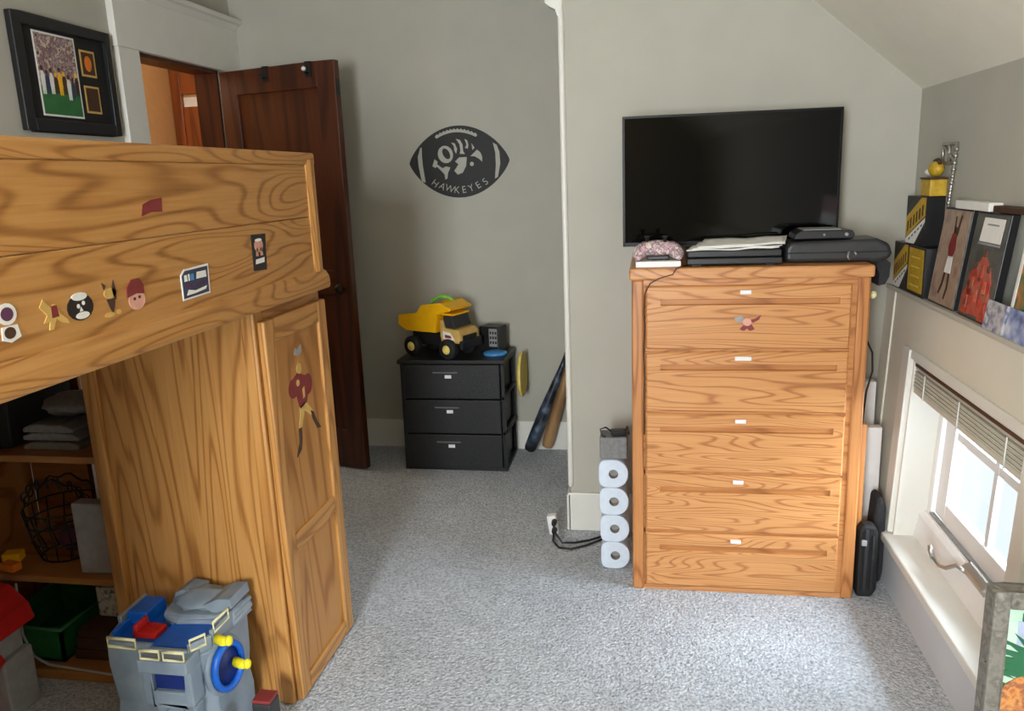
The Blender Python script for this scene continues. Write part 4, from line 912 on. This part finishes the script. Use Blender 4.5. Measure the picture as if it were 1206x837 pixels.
for i in range(4): gm2.box(.8906, .8915, 2.86, 2.95, ZL+.03+.032*i, ZL+.034+.032*i, 1)
obj('front_print', gm2, [GOLD, YELP], t_)
boxed('figure_box', (.930, 2.965, ZL+.166), -86, .165, .062, .165, ZL+.166, (BLACK, None), 'black and gold striped box stacked on top of the other two ledge boxes')
fg = thing('figurine', (.935, 2.93, ZL+.332), 'small gold and white helmet figurine on the uppermost ledge box', 'figurine')
zf = ZL+.332
obj('plinth', MB().box(.908, .962, 2.87, 2.965, zf, zf+.055), GOLD, fg, bevel=.004)
obj('plinth_cap', MB().box(.905, .963, 2.865, 2.97, zf+.055, zf+.061), BROWN, fg, bevel=.002)
obj('helmet', MB().ell((.935, 2.905, zf+.088), (.024, .034, .026)), GOLD, fg)
obj('white_head', MB().ell((.928, 2.935, zf+.078), (.018, .028, .013)), PAPER, fg)
obj('helmet_crest', MB().tube([(.935, 2.94, zf+.10), (.935, 2.92, zf+.115), (.935, 2.895, zf+.117), (.935, 2.875, zf+.105)], .006, 8), BROWN, fg)
sf = thing('silver_stand', (.945, 2.80, ZL+.332), 'silver openwork stand behind the gold helmet figurine', 'stand')
zs = ZL+.332
sm = MB()
sm.tube([(.950, 2.82, ZL+.167), (.952, 2.815, zs), (.957, 2.80, zs+.17)], .005, 8)
for i in range(9): sm.ell((.951+.0007*i, 2.818-.0022*i, zs-.02+.021*i), (.008, .009, .008), nu=10, nv=6)
for (a, b) in (((.956, 2.80, zs+.165), (.950, 2.90, zs+.165)), ((.956, 2.80, zs+.105), (.95, 2.90, zs+.105)), ((.950, 2.90, zs+.105), (.95, 2.90, zs+.165)), ((.956, 2.80, zs+.105), (.95, 2.90, zs+.165)), ((.953, 2.85, zs+.105), (.953, 2.85, zs+.165))): sm.tube([a, b], .005, 6)
obj('openwork', sm, CHROME, sf)
# plaques leaning on the wall above the ledge
LEAN = .036
def plaque(name, y0, y1, h, lab, base_m, art):
    t2 = thing(name, (.92, (y0+y1)/2, ZL), lab, 'plaque')
    def fn(d, y, z): return (.901+d+LEAN*z/.3, y, ZL+z)
    obj('backing', MB().box(.0, .022, y0, y1, 0, h, fn=fn), BLACK, t2, bevel=.002)
    pm = MB().box(-.001, .003, y0+.005, y1-.005, .005, h-.005, 0, fn=fn)
    for i, (poly, m, l) in enumerate(art):
        n_ = len(poly); vs = []
        for d in (-.0012-.0006*l, .001):
            for u, v in poly: vs.append(fn(d, y1-.006-u*(y1-y0-.012), .006+v*(h-.012)))
        b_ = [tuple(range(n_)), tuple(range(n_, 2*n_))]+[(i2, (i2+1) % n_, n_+(i2+1) % n_, n_+i2) for i2 in range(n_)]
        pm.add(vs, b_, m)
    obj('photo', pm, base_m, t2)
WOODFLR = mottled('tan_court_print', [(150, 126, 108), (176, 150, 130), (140, 112, 96)], 18, .3)
REDART = mottled('red_art_print', [(150, 50, 40), (196, 76, 60), (170, 110, 90), (120, 60, 56)], 26, .3, 4)
DARKART = mottled('dark_art_print', [(66, 66, 62), (96, 94, 88), (80, 76, 72)], 12, .3)
GREENART = mottled('green_art_print', [(60, 84, 56), (96, 112, 70), (190, 120, 60), (70, 90, 70)], 16, .35)
a1 = [(circ(.55, .80, .05, .035), 2, 1), ([(.46, .76), (.64, .76), (.68, .60), (.62, .50), (.46, .50), (.40, .62)], 1, 1), ([(.46, .52), (.64, .52), (.66, .34), (.42, .34)], 3, 1),
      ([(.43, .34), (.50, .34), (.46, .20), (.38, .10), (.33, .10), (.40, .22)], 2, 1), ([(.58, .34), (.66, .34), (.68, .18), (.62, .06), (.57, .06), (.62, .2)], 2, 1), ([(.50, .76), (.56, .76), (.50, .94), (.46, .94)], 2, 1), ([(.58, .76), (.66, .74), (.70, .95), (.66, .96)], 2, 1)]
plaque('photo_plaque', 2.565, 2.79, .30, 'tan photo plaque of a single standing player in white shorts, on the ledge', [WOODFLR, MAROON, BROWN, PAPER], a1)
a2 = [([(.06, .03), (.88, .03), (.90, .25), (.80, .48), (.62, .58), (.45, .55), (.22, .42), (.08, .2)], 1, 1)]
for u_, v_, k_ in ((.52, .60, 0), (.30, .47, 1), (.72, .46, 2), (.2, .28, 1), (.5, .36, 2), (.8, .26, 0)):
    a2 += [([(u_-.13, v_-.26), (u_+.13, v_-.26), (u_+.15, v_-.08), (u_+.07, v_), (u_-.07, v_), (u_-.15, v_-.08)], [1, 3, 1][k_], 2+k_), (circ(u_, v_+.035, .05, .04), 5, 3), ([(u_-.06, v_-.2), (u_-.03, v_-.08), (u_+.04, v_-.08), (u_+.05, v_-.2)], [3, 1, 6][k_], 5)]
a2 += [([(.22, .74), (.88, .74), (.90, .97), (.26, .97)], 2, 1), ([(.2, .71), (.88, .71), (.88, .73), (.2, .73)], 4, 2), ([(.4, .90), (.75, .90), (.75, .915), (.4, .915)], 4, 3)]
plaque('photo_plaque', 2.305, 2.53, .30, 'dark photo plaque with a red figure group and white label, on the ledge', [DARKART, REDART, PAPER, plain('faded_red_print', (170, 70, 54), .4, var=.3, vscale=80), GREYP, plain('brown_face_print', (104, 70, 54), .5), plain('salmon_print', (206, 112, 88), .4, var=.2, vscale=80)], a2)
a3 = [([(.0, .75), (1, .75), (1, 1), (0, 1)], 2, 1), (circ(.5, .45, .3, .3), 1, 1), ([(0, 0), (.06, 0), (.06, 1), (0, 1)], 3, 2)]
plaque('photo_plaque', 1.95, 2.20, .31, 'green and orange photo plaque with a white edge at the right picture border', [GREENART, GREENART, ORANGE, PAPER], a3)
obj('flat_carton', MB().box(.925, .963, 2.43, 2.68, ZL+.302, ZL+.326), [PAPER], bevel=.002, label='flat white carton lying on top of the tan photo plaque', cat='box')
obj('dark_case', MB().box(.928, .963, 2.22, 2.41, ZL+.303, ZL+.32), BROWN, bevel=.003, label='flat dark case lying on top of the dark photo plaque', cat='case')
MAGA = mottled('magazine_print', [(120, 126, 140), (196, 196, 200), (90, 100, 140), (226, 224, 222)], 22, .35, 3)
for i, (ya, yb, lab) in enumerate(((2.19, 2.31, 'pale printed card leaning at the foot of the dark photo plaque'), (2.06, 2.175, 'blue and white printed card leaning at the foot of the green plaque'))):
    obj('printed_card', MB().prism([(.888, ZL), (.897, ZL), (.907, ZL+.075), (.900, ZL+.077)], 'y', ya, yb), MAGA if i == 0 else mottled('blue_card_print', [(70, 90, 150), (150, 170, 205), (210, 215, 225)], 24, .35), bevel=.001, seg=1, label=lab, cat='card')

# ================================================================== FRAMED PINEAPPLE PICTURE, lower right
pp = thing('pineapple_picture', (.70, 1.35, 0), 'picture of a pineapple in a weathered grey frame at the lower right', 'picture')
FRM = mottled('weathered_frame', [(84, 80, 74), (130, 126, 118), (104, 100, 92), (150, 146, 138)], 34, .7, 4)
PX0, PX1, PY, PT = .572, .835, 1.35, .790
f_ = MB()
f_.box(PX0, PX0+.026, PY-.02, PY+.02, 0, PT).box(PX1-.026, PX1, PY-.02, PY+.02, 0, PT).box(PX0+.026, PX1-.026, PY-.02, PY+.02, PT-.03, PT).box(PX0+.026, PX1-.026, PY-.02, PY+.02, 0, .03)
obj('frame', f_, FRM, pp, bevel=.003)
MINT = mottled('mint_print', [(176, 206, 186), (196, 222, 204), (160, 196, 176)], 8, .5)
PINE = mottled('pineapple_print', [(176, 96, 56), (214, 150, 84), (150, 84, 60), (226, 178, 110)], 45, .5, 3)
LEAF = plain('leaf_print', (40, 104, 70), .5); SKYP = plain('lavender_print', (176, 186, 216), .5)
art = MB().box(PX0+.024, PX1-.024, PY-.010, PY+.01, .02, PT-.02, 0)
yy = PY-.010
art.prism([(PX0+.05, .735), (PX1-.024, .735), (PX1-.024, .752), (PX0+.07, .758), (PX0+.05, .75)], 'y', yy-.001, yy, 2)
art.prism([(PX0+.045, .69), (PX1-.024, .69), (PX1-.024, .735), (PX0+.045, .735)], 'y', yy-.0008, yy, 3)
cxp = .66
for i in range(15):
    a_ = math.radians(10+160*i/14); l_ = .075+.04*math.sin(a_)
    tx, tz = cxp+math.cos(a_)*l_*1.1, .63+math.sin(a_)*l_*.8; nx, nz = -math.sin(a_)*.007, math.cos(a_)*.007
    mx2, mz2 = cxp+math.cos(a_)*l_*.5, .63+math.sin(a_)*l_*.55
    art.prism([(cxp-nx, .62-nz), (mx2-nx, mz2-nz), (tx, tz), (mx2+nx, mz2+nz), (cxp+nx, .62+nz)], 'y', yy-.0014-.0001*i, yy, 2)
for i in range(6):
    art.prism([(PX0+.024, .70-.02*i), (PX0+.05+.01*(i % 3), .685-.02*i), (PX0+.026, .692-.02*i)], 'y', yy-.0012, yy, 2)
art.prism(circ(cxp, .53, .085, .11, 28), 'y', yy-.0035, yy, 1)
art.box(PX0+.024, PX1-.024, yy-.001, yy, .02, .42, 2)
obj('print', art, [MINT, PINE, LEAF, SKYP], pp)
